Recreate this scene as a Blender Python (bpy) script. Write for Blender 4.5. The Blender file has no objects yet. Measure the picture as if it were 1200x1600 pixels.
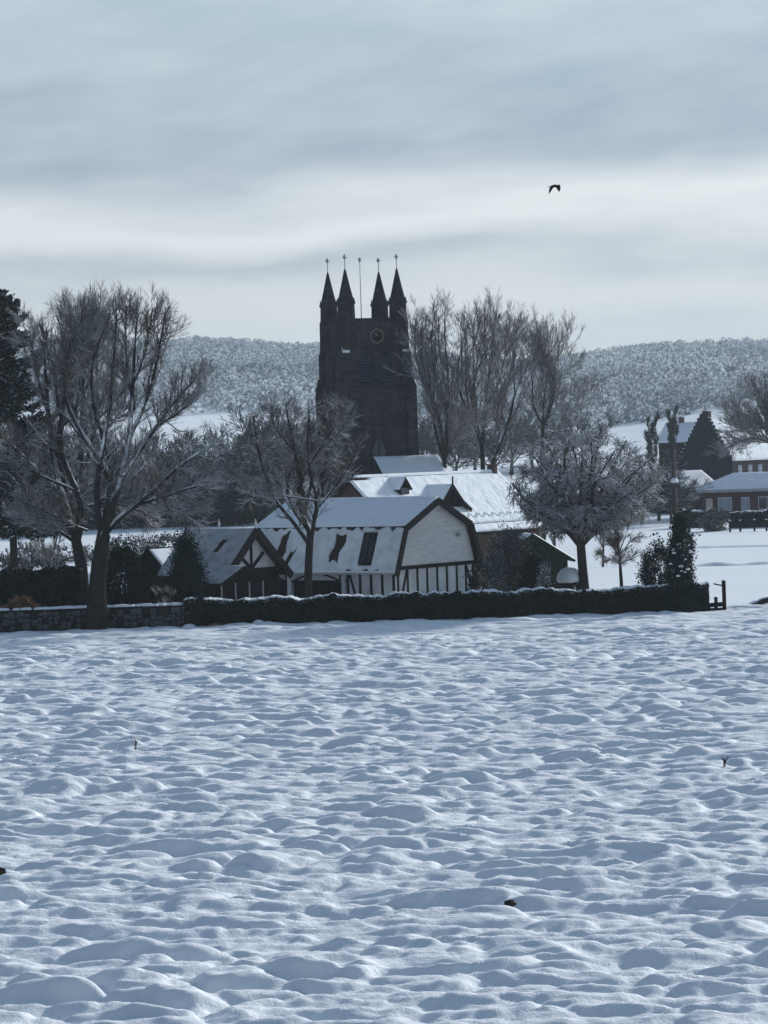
import bpy, math, random
import numpy as np
from math import radians, sin, cos, atan2, pi
from mathutils import Vector

random.seed(7)
RNG = np.random.default_rng(7)
S = bpy.context.scene
COL = S.collection

# ------------------------------------------------------------------ camera, sky, sun, exposure
CAM_H, FOC, HOR, ROLL = 10.2, 4800.0, 705.0, radians(1.8)
cam_d = bpy.data.cameras.new('camera')
cam_d.sensor_fit = 'VERTICAL'; cam_d.sensor_height = 24.0
cam_d.lens = 24.0 * FOC / 1600.0
cam_d.shift_y = -(800.0 - HOR) / 1600.0
cam_d.clip_start = 0.5; cam_d.clip_end = 9000
cam = bpy.data.objects.new('camera', cam_d); COL.objects.link(cam)
cam.location = (0, 0, CAM_H); cam.rotation_euler = (radians(90), ROLL, 0)
S.camera = cam

SUN_AZ, SUN_EL = radians(40), radians(19)          # azimuth measured from +Y towards +X
sun_d = bpy.data.lights.new('sun', 'SUN'); sun_d.energy = 4.6; sun_d.angle = radians(5)
sun_d.color = (1.0, 0.985, 0.955)
sun = bpy.data.objects.new('sun', sun_d); COL.objects.link(sun)
sd = Vector((sin(SUN_AZ) * cos(SUN_EL), cos(SUN_AZ) * cos(SUN_EL), sin(SUN_EL)))
sun.rotation_euler = sd.to_track_quat('Z', 'Y').to_euler()

S.view_settings.view_transform = 'Standard'; S.view_settings.look = 'None'
S.view_settings.exposure = 0.0; S.view_settings.gamma = 1.0
S.view_settings.use_curve_mapping = False

W = bpy.data.worlds.new('World'); S.world = W; W.use_nodes = True


class NT:
    """small node-tree helper"""
    def __init__(s, tree):
        s.t = tree; s.n = tree.nodes; s.l = tree.links
    def new(s, typ, **kw):
        n = s.n.new(typ)
        for k, v in kw.items(): setattr(n, k, v)
        return n
    def put(s, sock, v):
        if hasattr(v, 'is_linked'): s.l.new(v, sock)
        elif isinstance(v, (tuple, list)) and len(v) == 3 and sock.type == 'RGBA': sock.default_value = (*v, 1)
        else: sock.default_value = v
    def math(s, op, a, b=None, c=None, clamp=False):
        n = s.new('ShaderNodeMath', operation=op, use_clamp=clamp)
        s.put(n.inputs[0], a)
        if b is not None: s.put(n.inputs[1], b)
        if c is not None: s.put(n.inputs[2], c)
        return n.outputs[0]
    def comb(s, x, y, z):
        n = s.new('ShaderNodeCombineXYZ')
        for i, v in enumerate((x, y, z)): s.put(n.inputs[i], v)
        return n.outputs[0]
    def noise(s, vec, scale, detail=3, rough=.5, out='Fac'):
        n = s.new('ShaderNodeTexNoise'); s.put(n.inputs['Vector'], vec)
        n.inputs['Scale'].default_value = scale; n.inputs['Detail'].default_value = detail
        n.inputs['Roughness'].default_value = rough
        return n.outputs[out]
    def mix(s, f, a, b, blend='MIX'):
        n = s.new('ShaderNodeMix', data_type='RGBA', blend_type=blend)
        s.put(n.inputs[0], f); s.put(n.inputs[6], a); s.put(n.inputs[7], b)
        return n.outputs[2]
    def maprange(s, v, a, b, c=0., d=1.):
        n = s.new('ShaderNodeMapRange', clamp=True); s.put(n.inputs[0], v)
        for i, q in enumerate((a, b, c, d)): n.inputs[i + 1].default_value = q
        return n.outputs[0]
    def ramp(s, f, stops, interp='LINEAR'):
        n = s.new('ShaderNodeValToRGB'); s.put(n.inputs[0], f); cr = n.color_ramp; cr.interpolation = interp
        while len(cr.elements) < len(stops): cr.elements.new(0.5)
        for e, (p, c) in zip(cr.elements, stops): e.position = p; e.color = (*c, 1)
        return n.outputs[0]


def lin(r, g, b):
    f = lambda c: (c / 255 / 12.92) if c / 255 <= .04045 else ((c / 255 + .055) / 1.055) ** 2.4
    return (f(r), f(g), f(b))


w = NT(W.node_tree); W.node_tree.nodes.clear()
tc = w.new('ShaderNodeTexCoord').outputs['Generated']
sp = w.new('ShaderNodeSeparateXYZ'); w.l.new(tc, sp.inputs[0])
el = w.math('MULTIPLY', w.math('ARCSINE', sp.outputs[2]), 180 / pi)
az = w.math('MULTIPLY', w.math('ARCTAN2', sp.outputs[0], sp.outputs[1]), 180 / pi)
nv = w.comb(w.math('MULTIPLY', az, .16), w.math('MULTIPLY', el, .75), 3.1)
n1 = w.noise(nv, 1.0, 4, .45)
nv2 = w.comb(w.math('MULTIPLY', az, .33), w.math('MULTIPLY', w.math('ADD', el, w.math('MULTIPLY', az, -.10)), 1.1), 7.7)
n2 = w.noise(nv2, 1.0, 5, .5)
elw = w.math('ADD', el, w.math('MULTIPLY', w.math('SUBTRACT', n1, .5), 2.4))
elw = w.math('ADD', elw, w.math('MULTIPLY', w.math('SINE', w.math('MULTIPLY', az, pi / 180)), -1.2))
cl = w.ramp(w.math('DIVIDE', elw, 16.0), [
    (0.00, lin(178, 188, 195)), (0.11, lin(188, 198, 205)), (0.16, lin(210, 216, 220)), (0.185, lin(203, 210, 215)), (0.215, lin(164, 178, 189)),
    (0.235, lin(188, 198, 205)), (0.262, lin(230, 233, 235)), (0.285, lin(214, 220, 224)), (0.33, lin(153, 170, 187)), (0.42, lin(140, 160, 181)),
    (0.55, lin(184, 203, 212)), (0.68, lin(168, 186, 204)), (0.82, lin(168, 188, 208)), (1.00, lin(145, 168, 196))], 'B_SPLINE')
cl = w.mix(w.maprange(n2, .34, .68, 0.0, .62), cl, w.mix(.55, cl, lin(222, 226, 229)))
# the cloud sheet is lighter on the side of the hidden sun
dp = w.new('ShaderNodeVectorMath', operation='DOT_PRODUCT'); w.l.new(tc, dp.inputs[0]); dp.inputs[1].default_value = sd
sunside = w.maprange(dp.outputs['Value'], -1.0, 1.0, 0.30, 1.12)
cl = w.mix(1.0, cl, w.comb(sunside, sunside, sunside), 'MULTIPLY')
sky = w.new('ShaderNodeTexSky', sky_type='NISHITA'); sky.sun_disc = False
sky.sun_elevation = SUN_EL; sky.sun_rotation = SUN_AZ; sky.air_density = 1.2; sky.dust_density = 1.0; sky.ozone_density = 2.0
bgA = w.new('ShaderNodeBackground'); w.l.new(sky.outputs[0], bgA.inputs[0]); bgA.inputs[1].default_value = 0.14
bgB = w.new('ShaderNodeBackground'); w.l.new(cl, bgB.inputs[0]); bgB.inputs[1].default_value = 1.06
# closed cloud low down, thinner overhead where the line of sight crosses less of it
gap = w.maprange(el, 9.0, 40.0, 0.03, 0.85)
ms = w.new('ShaderNodeMixShader'); w.l.new(gap, ms.inputs[0]); w.l.new(bgB.outputs[0], ms.inputs[1]); w.l.new(bgA.outputs[0], ms.inputs[2])
wo = w.new('ShaderNodeOutputWorld'); w.l.new(ms.outputs[0], wo.inputs[0])


# ------------------------------------------------------------------ measuring helpers
def P(px, py, Y):
    """world point at distance Y seen at photo pixel (px, py)"""
    i, j = px - 600.0, HOR - py
    a = i * cos(ROLL) + j * sin(ROLL); b = -i * sin(ROLL) + j * cos(ROLL)
    return np.array((a * Y / FOC, Y, CAM_H + b * Y / FOC))


def tan_az(px, py): return P(px, py, 1.0)[0]
def tan_el(px, py): return P(px, py, 1.0)[2] - CAM_H


# ------------------------------------------------------------------ numpy noise
def _hash(ix, iy, s):
    h = (ix.astype(np.int64) * 374761393 + iy.astype(np.int64) * 668265263 + s * 1442695041) & 0x7fffffff
    h = ((h ^ (h >> 13)) * 1274126177) & 0x7fffffff
    return ((h ^ (h >> 16)) & 0xffffff) / float(0xffffff)


def vnoise(x, y, s=0):
    ix, iy = np.floor(x), np.floor(y); fx, fy = x - ix, y - iy
    g = lambda dx, dy: (lambda a: np.cos(a) * (fx - dx) + np.sin(a) * (fy - dy))(_hash(ix + dx, iy + dy, s) * 2 * pi)
    u = fx ** 3 * (fx * (fx * 6 - 15) + 10); v = fy ** 3 * (fy * (fy * 6 - 15) + 10)
    return ((g(0, 0) * (1 - u) + g(1, 0) * u) * (1 - v) + (g(0, 1) * (1 - u) + g(1, 1) * u) * v) * 1.5


def domes(x, y, s=0):
    """rounded clods of random size, creased where they meet"""
    ix, iy = np.floor(x), np.floor(y); best = np.zeros_like(x)
    for dx in (-1, 0, 1):
        for dy in (-1, 0, 1):
            cx, cy = ix + dx, iy + dy
            px = cx + .15 + .7 * _hash(cx, cy, s + 1); py = cy + .15 + .7 * _hash(cx, cy, s + 2)
            r = .45 + .55 * _hash(cx, cy, s + 3); hh = .25 + .75 * _hash(cx, cy, s + 4)
            ang = _hash(cx, cy, s + 5) * pi; st = .65 + .35 * _hash(cx, cy, s + 6)
            ux, uy = x - px, y - py
            a = (ux * np.cos(ang) + uy * np.sin(ang)); b = (-ux * np.sin(ang) + uy * np.cos(ang)) / st
            q = np.clip(1 - (a * a + b * b) / (r * r), 0, 1)
            hgt = hh * q * q * (3 - 2 * q) * r
            best = np.maximum(best, hgt) + .25 * np.minimum(best, hgt)
    return best


# ------------------------------------------------------------------ mesh helpers
def link(name, me, parent=None):
    o = bpy.data.objects.new(name, me); COL.objects.link(o)
    if parent is not None: o.parent = parent
    return o


def npmesh(name, V, F, mat, parent=None, smooth=False):
    """fast mesh from arrays; F is a list of (n, k) index arrays"""
    V = np.asarray(V, dtype=np.float32)
    me = bpy.data.meshes.new(name)
    F = [np.asarray(f, dtype=np.int32) for f in F if len(f)]
    idx = np.concatenate([f.ravel() for f in F]); cnt = np.concatenate([np.full(len(f), f.shape[1], np.int32) for f in F])
    me.vertices.add(len(V)); me.vertices.foreach_set('co', V.ravel())
    me.loops.add(len(idx)); me.loops.foreach_set('vertex_index', idx)
    me.polygons.add(len(cnt)); st = np.zeros(len(cnt), np.int32); st[1:] = np.cumsum(cnt)[:-1]
    me.polygons.foreach_set('loop_start', st)
    me.polygons.foreach_set('use_smooth', np.full(len(cnt), smooth))
    me.update(calc_edges=True); me.validate()
    me.materials.append(mat)
    return link(name, me, parent)


class MB:
    """collects hand-made pieces into one mesh"""
    def __init__(s): s.v = []; s.f = []
    def add(s, V, F):
        n = len(s.v); s.v += [tuple(map(float, q)) for q in V]; s.f += [tuple(n + i for i in f) for f in F]; return s
    def box(s, x0, x1, y0, y1, z0, z1):
        return s.add([(x0, y0, z0), (x1, y0, z0), (x1, y1, z0), (x0, y1, z0), (x0, y0, z1), (x1, y0, z1), (x1, y1, z1), (x0, y1, z1)],
                     [(0, 3, 2, 1), (4, 5, 6, 7), (0, 1, 5, 4), (1, 2, 6, 5), (2, 3, 7, 6), (3, 0, 4, 7)])
    def prism(s, poly, axis, a0, a1):
        """polygon (2-D points) extruded along an axis: 'y' -> points are (x, z); 'x' -> (y, z); 'z' -> (x, y)"""
        n = len(poly)
        f = {'y': lambda p, a: (p[0], a, p[1]), 'x': lambda p, a: (a, p[0], p[1]), 'z': lambda p, a: (p[0], p[1], a)}[axis]
        return s.add([f(p, a0) for p in poly] + [f(p, a1) for p in poly],
                     [tuple(range(n)), tuple(range(2 * n - 1, n - 1, -1))] + [(i, n + i, n + (i + 1) % n, (i + 1) % n) for i in range(n)])
    def slab(s, q, t):
        """quad q (4 points) given a thickness t below its normal"""
        q = [Vector(p) for p in q]; n = (q[1] - q[0]).cross(q[3] - q[0]).normalized()
        return s.add([*q, *[p - n * t for p in q]], [(0, 1, 2, 3), (7, 6, 5, 4), (0, 4, 5, 1), (1, 5, 6, 2), (2, 6, 7, 3), (3, 7, 4, 0)])
    def bar(s, a, b, wx, wy):
        a, b = Vector(a), Vector(b); d = (b - a).normalized()
        r = d.cross(Vector((0, 0, 1)) if abs(d.z) < .95 else Vector((0, 1, 0))).normalized(); u = r.cross(d)
        c = [(-1, -1), (1, -1), (1, 1), (-1, 1)]
        return s.add([a + r * wx / 2 * i + u * wy / 2 * j for i, j in c] + [b + r * wx / 2 * i + u * wy / 2 * j for i, j in c],
                     [(3, 2, 1, 0), (4, 5, 6, 7), (0, 1, 5, 4), (1, 2, 6, 5), (2, 3, 7, 6), (3, 0, 4, 7)])
    def lathe(s, prof, n=10, c=(0, 0), rot=0):
        m = len(prof); V = []
        for r, z in prof:
            for k in range(n):
                t = rot + 2 * pi * k / n; V.append((c[0] + r * cos(t), c[1] + r * sin(t), z))
        F = [(i * n + k, i * n + (k + 1) % n, (i + 1) * n + (k + 1) % n, (i + 1) * n + k) for i in range(m - 1) for k in range(n)]
        F += [tuple(range(n - 1, -1, -1)), tuple((m - 1) * n + k for k in range(n))]
        return s.add(V, F)
    def build(s, name, mat, parent=None, bevel=0, smooth=False):
        me = bpy.data.meshes.new(name); me.from_pydata(s.v, [], s.f); me.update(); me.materials.append(mat)
        if smooth: me.polygons.foreach_set('use_smooth', [True] * len(me.polygons))
        o = link(name, me, parent)
        if bevel:
            b = o.modifiers.new('bevel', 'BEVEL'); b.width = bevel; b.segments = 1; b.limit_method = 'ANGLE'
        return o


def tag(o, label=None, cat=None, group=None, kind=None):
    if label: o['label'] = label
    if cat: o['category'] = cat
    if group: o['group'] = group
    if kind: o['kind'] = kind
    return o


def thing(name, loc, label, cat, rz=0., group=None):
    o = bpy.data.objects.new(name, None); COL.objects.link(o)
    o.location = tuple(map(float, loc)); o.rotation_euler = (0, 0, rz); o.empty_display_size = .3
    return tag(o, label, cat, group)


def copy_tree(o, parent=None):
    c = o.copy(); COL.objects.link(c); c.parent = parent
    for ch in o.children: copy_tree(ch, c)
    return c


# ------------------------------------------------------------------ materials
def new_mat(name):
    m = bpy.data.materials.new(name); m.use_nodes = True
    t = NT(m.node_tree); bs = m.node_tree.nodes['Principled BSDF']
    return m, t, bs


def mat_plain(name, c1, c2, scale=2., rough=.8, bump=.0, spec=.05, detail=4, stretch=(1, 1, 1)):
    m, t, b = new_mat(name)
    co = t.new('ShaderNodeTexCoord').outputs['Object']
    mp = t.new('ShaderNodeMapping'); t.l.new(co, mp.inputs[0]); mp.inputs['Scale'].default_value = stretch
    n = t.noise(mp.outputs[0], scale, detail, .6)
    t.l.new(t.mix(t.maprange(n, .3, .7), c1, c2), b.inputs['Base Color'])
    b.inputs['Roughness'].default_value = rough; b.inputs['Specular IOR Level'].default_value = spec
    if bump:
        bp = t.new('ShaderNodeBump'); bp.inputs['Strength'].default_value = bump; bp.inputs['Distance'].default_value = .05
        t.l.new(t.noise(mp.outputs[0], scale * 4, 5, .6), bp.inputs['Height']); t.l.new(bp.outputs[0], b.inputs['Normal'])
    return m


SNOW = (.80, .83, .87)


def mat_snow(name='snow', bump=.35, scale=9., dist=.03):
    m, t, b = new_mat(name)
    pos = t.new('ShaderNodeNewGeometry').outputs['Position']
    n = t.noise(pos, .7, 5, .6)
    t.l.new(t.mix(t.maprange(n, .3, .7), (.76, .81, .85), (.81, .85, .88)), b.inputs['Base Color'])
    b.inputs['Roughness'].default_value = .75; b.inputs['Specular IOR Level'].default_value = .15
    bp = t.new('ShaderNodeBump'); bp.inputs['Strength'].default_value = bump; bp.inputs['Distance'].default_value = dist
    t.l.new(t.noise(pos, scale, 6, .65), bp.inputs['Height']); t.l.new(bp.outputs[0], b.inputs['Normal'])
    return m


def mat_snowy(name, c1, c2, thr=.35, soft=.25, jit=.6, absz=False, nscale=1.3, rough=.85, snowcol=SNOW, bscale=3.0):
    """bark / leaf / stone with snow lying on what faces up"""
    m, t, b = new_mat(name)
    g = t.new('ShaderNodeNewGeometry'); s = t.new('ShaderNodeSeparateXYZ'); t.l.new(g.outputs['Normal'], s.inputs[0])
    z = t.math('ABSOLUTE', s.outputs[2]) if absz else s.outputs[2]
    n = t.noise(g.outputs['Position'], nscale, 4, .6)
    v = t.math('ADD', z, t.math('MULTIPLY', t.math('SUBTRACT', n, .5), jit))
    f = t.maprange(v, thr, thr + soft)
    base = t.mix(t.maprange(t.noise(g.outputs['Position'], bscale, 4, .6), .3, .7), c1, c2)
    t.l.new(t.mix(f, base, snowcol), b.inputs['Base Color'])
    b.inputs['Roughness'].default_value = rough; b.inputs['Specular IOR Level'].default_value = 0.
    return m


M = {}
M['snow'] = mat_snow('roof_snow', .3, 6.)
M['shade_toned_snow'] = mat_plain('shade_toned_snow', (.26, .27, .29), (.52, .54, .57), 1.4, .8, .2, detail=6)  # snow greyed down: tree shade on the cottage roofs is put into the colour
M['mottled_snow'] = mat_plain('mottled_snow', (.50, .53, .56), (.78, .82, .85), 1.1, .8, .25, detail=6)
M['field_snow'] = mat_snow('field_snow', .8, 9., .05)
M['bark'] = mat_snowy('bark', (.018, .018, .017), (.036, .034, .031), .22, .25, .7)
M['twig'] = mat_snowy('twig', (.068, .066, .062), (.115, .11, .10), .30, .3, .8)
M['bark_white'] = mat_snowy('bark_crusted', (.03, .028, .026), (.055, .05, .045), .25, .2, .5)
M['twig_white'] = mat_snowy('twig_crusted', (.075, .066, .05), (.12, .105, .08), .10, .4, 1.2)
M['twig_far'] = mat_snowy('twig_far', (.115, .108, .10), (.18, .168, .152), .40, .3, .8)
M['thicket'] = mat_snowy('thicket_twig', (.025, .03, .028), (.05, .05, .045), .62, .3, .9)
M['dark_leaf'] = mat_snowy('dark_leaf', (.012, .020, .014), (.028, .040, .026), 1.0, .12, .45, True)
M['yew_leaf'] = mat_snowy('yew_leaf', (.012, .024, .020), (.022, .042, .034), .97, .2, .35, True)
M['conifer_leaf'] = mat_snowy('conifer_leaf', (.014, .022, .018), (.03, .04, .032), .80, .2, .6, True)
M['dusted_leaf'] = mat_snowy('dusted_leaf', (.055, .056, .048), (.10, .096, .08), .50, .45, 1.0, True, snowcol=(.46, .48, .51))
M['laden_leaf'] = mat_snowy('laden_leaf', (.03, .04, .03), (.05, .06, .045), .40, .3, .9, True)
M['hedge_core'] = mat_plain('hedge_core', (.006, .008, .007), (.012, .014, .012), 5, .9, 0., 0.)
m, t, b = new_mat('frosted_hazed_wood')
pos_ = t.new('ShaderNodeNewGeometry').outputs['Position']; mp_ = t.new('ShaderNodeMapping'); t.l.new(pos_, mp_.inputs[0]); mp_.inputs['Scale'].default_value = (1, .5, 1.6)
fc = t.mix(t.maprange(t.noise(mp_.outputs[0], .012, 4, .55), .36, .64), (.16, .195, .23), (.30, .34, .38))  # frosted twigs, with the pale blue of distance haze also put into the colour
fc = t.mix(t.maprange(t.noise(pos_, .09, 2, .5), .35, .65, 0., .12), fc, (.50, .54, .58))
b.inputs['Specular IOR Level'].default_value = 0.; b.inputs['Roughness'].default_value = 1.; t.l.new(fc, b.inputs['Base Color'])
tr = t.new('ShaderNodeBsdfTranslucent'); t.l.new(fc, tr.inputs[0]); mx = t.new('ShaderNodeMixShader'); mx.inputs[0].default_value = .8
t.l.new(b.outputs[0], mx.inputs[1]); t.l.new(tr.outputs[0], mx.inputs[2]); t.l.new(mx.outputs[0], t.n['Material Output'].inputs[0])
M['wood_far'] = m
def mat_masonry(name, c1, c2, joint):
    m, t, b = new_mat(name); co = t.new('ShaderNodeTexCoord').outputs['Object']; sp_ = t.new('ShaderNodeSeparateXYZ'); t.l.new(co, sp_.inputs[0])
    v = t.comb(t.math('ADD', sp_.outputs[0], sp_.outputs[1]), sp_.outputs[2], 0.)
    bk = t.new('ShaderNodeTexBrick'); t.l.new(v, bk.inputs['Vector']); bk.inputs['Scale'].default_value = 1.; bk.inputs['Brick Width'].default_value = .75; bk.inputs['Row Height'].default_value = .36
    bk.inputs['Mortar Size'].default_value = .025; bk.inputs['Color1'].default_value = (*c1, 1); bk.inputs['Color2'].default_value = (*c2, 1); bk.inputs['Mortar'].default_value = (*joint, 1)
    wt = t.mix(t.maprange(t.noise(co, .45, 5, .65), .35, .68), (.62, .64, .66), (1.25, 1.2, 1.1))
    st = t.new('ShaderNodeMapping'); t.l.new(co, st.inputs[0]); st.inputs['Scale'].default_value = (1.6, 1.6, .12)
    wt = t.mix(1., wt, t.mix(t.maprange(t.noise(st.outputs[0], 1.2, 4, .6), .4, .65), (.75, .76, .78), (1.1, 1.1, 1.1)), 'MULTIPLY')
    t.l.new(t.mix(1., bk.outputs['Color'], wt, 'MULTIPLY'), b.inputs['Base Color']); b.inputs['Roughness'].default_value = .95; b.inputs['Specular IOR Level'].default_value = 0.
    bp = t.new('ShaderNodeBump'); bp.inputs['Strength'].default_value = .5; bp.inputs['Distance'].default_value = .04
    t.l.new(t.math('ADD', t.noise(co, 5., 5, .6), t.math('MULTIPLY', bk.outputs['Fac'], -1.)), bp.inputs['Height']); t.l.new(bp.outputs[0], b.inputs['Normal'])
    return m


M['stone'] = mat_masonry('tower_stone', (.030, .033, .036), (.055, .056, .054), (.028, .03, .032))
M['stone_dark'] = mat_masonry('tower_stone_dark', (.022, .024, .026), (.04, .041, .041), (.02, .021, .022))
M['slate'] = mat_plain('slate', (.05, .055, .06), (.085, .09, .095), 2, .6, .2)
M['slate_dark'] = mat_plain('dark_slate_hung', (.016, .018, .022), (.030, .033, .038), 2, .9, .2, 0.)
M['louvre'] = mat_plain('louvre', (.03, .045, .08), (.045, .06, .10), 3, .6)
M['gilt'] = mat_plain('gilt', (.13, .125, .105), (.18, .17, .14), 4, .5)
M['metal'] = mat_plain('weathered_metal', (.28, .29, .30), (.40, .41, .42), 5, .5)
M['plaster'] = mat_plain('lime_plaster', (.40, .41, .41), (.64, .64, .63), 1.3, .9, .3, detail=7, stretch=(1, 1, .5))
M['weatherboard'] = mat_plain('weatherboard', (.42, .43, .43), (.60, .60, .59), 1.1, .85, .15, stretch=(1, 1, 6))
M['timber'] = mat_plain('black_timber', (.007, .007, .008), (.016, .015, .015), 3, .9, 0., stretch=(3, 3, .6))
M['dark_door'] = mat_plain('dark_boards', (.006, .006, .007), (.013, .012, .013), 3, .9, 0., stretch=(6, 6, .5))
M['tile'] = mat_plain('clay_tile', (.022, .016, .015), (.048, .028, .025), 4, .85, .5)
M['brick'] = mat_plain('brick', (.06, .040, .035), (.10, .062, .052), 3, .9, .4)
M['brick_red'] = mat_plain('red_brick', (.075, .040, .035), (.11, .056, .047), 2, .9, .3)
M['brick_brown'] = mat_plain('brown_brick', (.055, .050, .045), (.09, .078, .066), 2, .9, .3)
M['rubble'] = mat_plain('rubble_stone', (.035, .038, .04), (.145, .15, .15), 2.6, .95, .5)
M['mortar'] = mat_plain('dark_mortar', (.02, .021, .02), (.04, .04, .038), 3, .95)
M['green_board'] = mat_plain('green_boards', (.018, .028, .020), (.03, .042, .030), 2, .8, .2, stretch=(5, 5, .5))
M['cream'] = mat_plain('cream_paint', (.50, .46, .36), (.6, .55, .44), 2, .6)
M['white'] = mat_plain('white_paint', (.6, .62, .64), (.7, .72, .74), 2, .5)
M['leafpile'] = mat_plain('dead_bracken', (.14, .075, .045), (.24, .13, .08), 4, .95)
M['earth'] = mat_plain('wet_earth', (.02, .017, .015), (.05, .04, .033), 4, .95, .5)
M['feather'] = mat_plain('black_feather', (.010, .010, .012), (.018, .018, .02), 8, .6)
M['pole'] = mat_plain('grey_pole', (.06, .055, .05), (.13, .12, .11), 2, .85, .2, stretch=(3, 3, .3))
m, t, b = new_mat('window_glass'); b.inputs['Base Color'].default_value = (.03, .035, .045, 1); b.inputs['Roughness'].default_value = .08
M['glass'] = m
m, t, b = new_mat('pale_curtained_glass'); b.inputs['Base Color'].default_value = (.30, .34, .42, 1); b.inputs['Roughness'].default_value = .15
M['pale_glass'] = m


# ------------------------------------------------------------------ terrain and field
_sk = [(-300, 566), (0, 560), (300, 558), (350, 556), (400, 556), (450, 559), (505, 560), (640, 576), (800, 590), (900, 577), (950, 568), (1000, 562), (1060, 560), (1100, 561), (1150, 558), (1200, 558), (1500, 556)]
CREST_AZ = np.array([tan_az(*p) for p in _sk]); CREST_EL = np.array([tan_el(*p) for p in _sk])
_fe = [(-300, 655), (0, 652), (300, 650), (420, 652), (640, 668), (900, 672), (960, 668), (1010, 661), (1090, 645), (1200, 632), (1500, 620)]
FIELD_AZ = np.array([tan_az(*p) for p in _fe]); FIELD_EL = np.array([tan_el(*p) for p in _fe])
Y_EDGE, Y_CREST = 1000.0, 2200.0


def smooth(t): t = np.clip(t, 0, 1); return t * t * (3 - 2 * t)


def terrain(X, Y):
    X = np.asarray(X, float); Y = np.asarray(Y, float)
    a = X / np.maximum(Y, 200.)
    z1 = CAM_H + np.interp(a, FIELD_AZ, FIELD_EL) * Y_EDGE
    zc = CAM_H + np.interp(a, CREST_AZ, CREST_EL) * Y_CREST
    z = z1 * np.clip((Y - 330) / (Y_EDGE - 330), 0, 1) ** 1.35
    k = np.clip((Y - Y_EDGE) / (Y_CREST - Y_EDGE), 0, 1)
    k2 = 1 - (1 - k) ** 1.45
    bump = vnoise(X / 170., Y / 260., 3) * 7 * np.sin(k * pi)
    z = np.where(Y > Y_EDGE, z1 + (zc - z1) * k2 + bump, z)
    z = np.where(Y > Y_CREST, zc - (Y - Y_CREST) * .035, z)
    near = (vnoise(X / 9., Y / 9., 5) * .07 + vnoise(X / 2.5, Y / 2.5, 6) * .025) * smooth((Y - 186) / 4)
    mid = vnoise(X / 60., Y / 60., 8) * .6 * smooth((Y - 420) / 200)
    z = z + near + mid
    return np.where(Y < 187, -.45 + .45 * smooth((Y - 183) / 4), z)


def gz(X, Y): return float(terrain(np.array([X]), np.array([Y]))[0])


def grid_mesh(name, X, Y, Z, mat, smooth_=True):
    r, c = X.shape
    V = np.stack([X, Y, Z], -1).reshape(-1, 3)
    i = np.arange(r * c).reshape(r, c)
    F = np.stack([i[:-1, :-1], i[:-1, 1:], i[1:, 1:], i[1:, :-1]], -1).reshape(-1, 4)
    return npmesh(name, V, [F], mat, smooth=smooth_)


ys = np.concatenate([np.linspace(-250, 150, 20), np.linspace(160, 300, 150), np.linspace(302, 600, 90), np.geomspace(606, 2230, 110), np.linspace(2260, 3000, 8)])
tx = np.linspace(-1, 1, 181); xs = np.sinh(tx * 4.6) / np.sinh(4.6) * 1450
XX, YY = np.meshgrid(xs, ys)
ground = grid_mesh('ground', XX, YY, terrain(XX, YY), M['field_snow'])
tag(ground, 'snow covered meadows and rising fields behind the hedge', kind='structure')

# ploughed field under snow
R_, C_ = 1080, 330
tt = np.linspace(0, 1, R_)
yr = 46 + (190.5 - 46) * (.62 * tt + .38 * tt ** 2)
un = np.linspace(-1, 1, C_)
FX, FY = np.meshgrid(un, yr); FX = FX * (4.5 + FY * .150)
ang = radians(-11); RX = FX * cos(ang) + FY * sin(ang); RY = -FX * sin(ang) + FY * cos(ang)
wx = RX + vnoise(FX / 1.6, FY / 1.6, 21) * .55 + vnoise(FX / .5, FY / .5, 28) * .10; wy = RY + vnoise(FX / 1.6, FY / 1.6, 22) * .55 + vnoise(FX / .5, FY / .5, 29) * .10
patch = .75 + .5 * vnoise(FX / 7., FY / 7., 31)
H = domes(wx / 1.42, wy / .86, 40) * .39 * patch * np.clip(.74 + .8 * vnoise(RX / 3.4, RY / 2.6, 41), .3, 1.05)
H += domes(wx / .75, wy / .5, 60) * .12 * (1.2 - patch * .5)
H += vnoise(RX / 3.2, RY / 1.7, 24) * .12 + (1 - 2.2 * np.abs(vnoise(wx / 2.1, wy / .85, 25))) * .05 + vnoise(RX / .40, RY / .28, 26) * .030 + vnoise(RX / .17, RY / .15, 27) * .008
headland = 1 - .35 * smooth((FY - 160) / 14)
H += np.sin((RY + vnoise(FX / 5., FY / 5., 35) * .5) * 2 * pi / 1.15) * .045 * (1 + vnoise(RX / 4., RY / 2., 36))
H *= headland
H += vnoise(FX / 18, FY / 18, 27) * .14 * headland
edge = smooth((190.3 - FY) / 3.) * smooth((1 - np.abs(FX) / (4.5 + FY * .150)) / .04) * smooth((FY - 46) / 1.5)
H = H * edge - .5 * (1 - smooth(np.minimum(smooth((1 - np.abs(FX) / (4.5 + FY * .150)) / .03), (FY - 45.5) / 1.)))
field = grid_mesh('field', FX, FY, H + .01, M['field_snow'])
tag(field, 'ploughed field of rounded clods under fresh snow', kind='structure')


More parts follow.
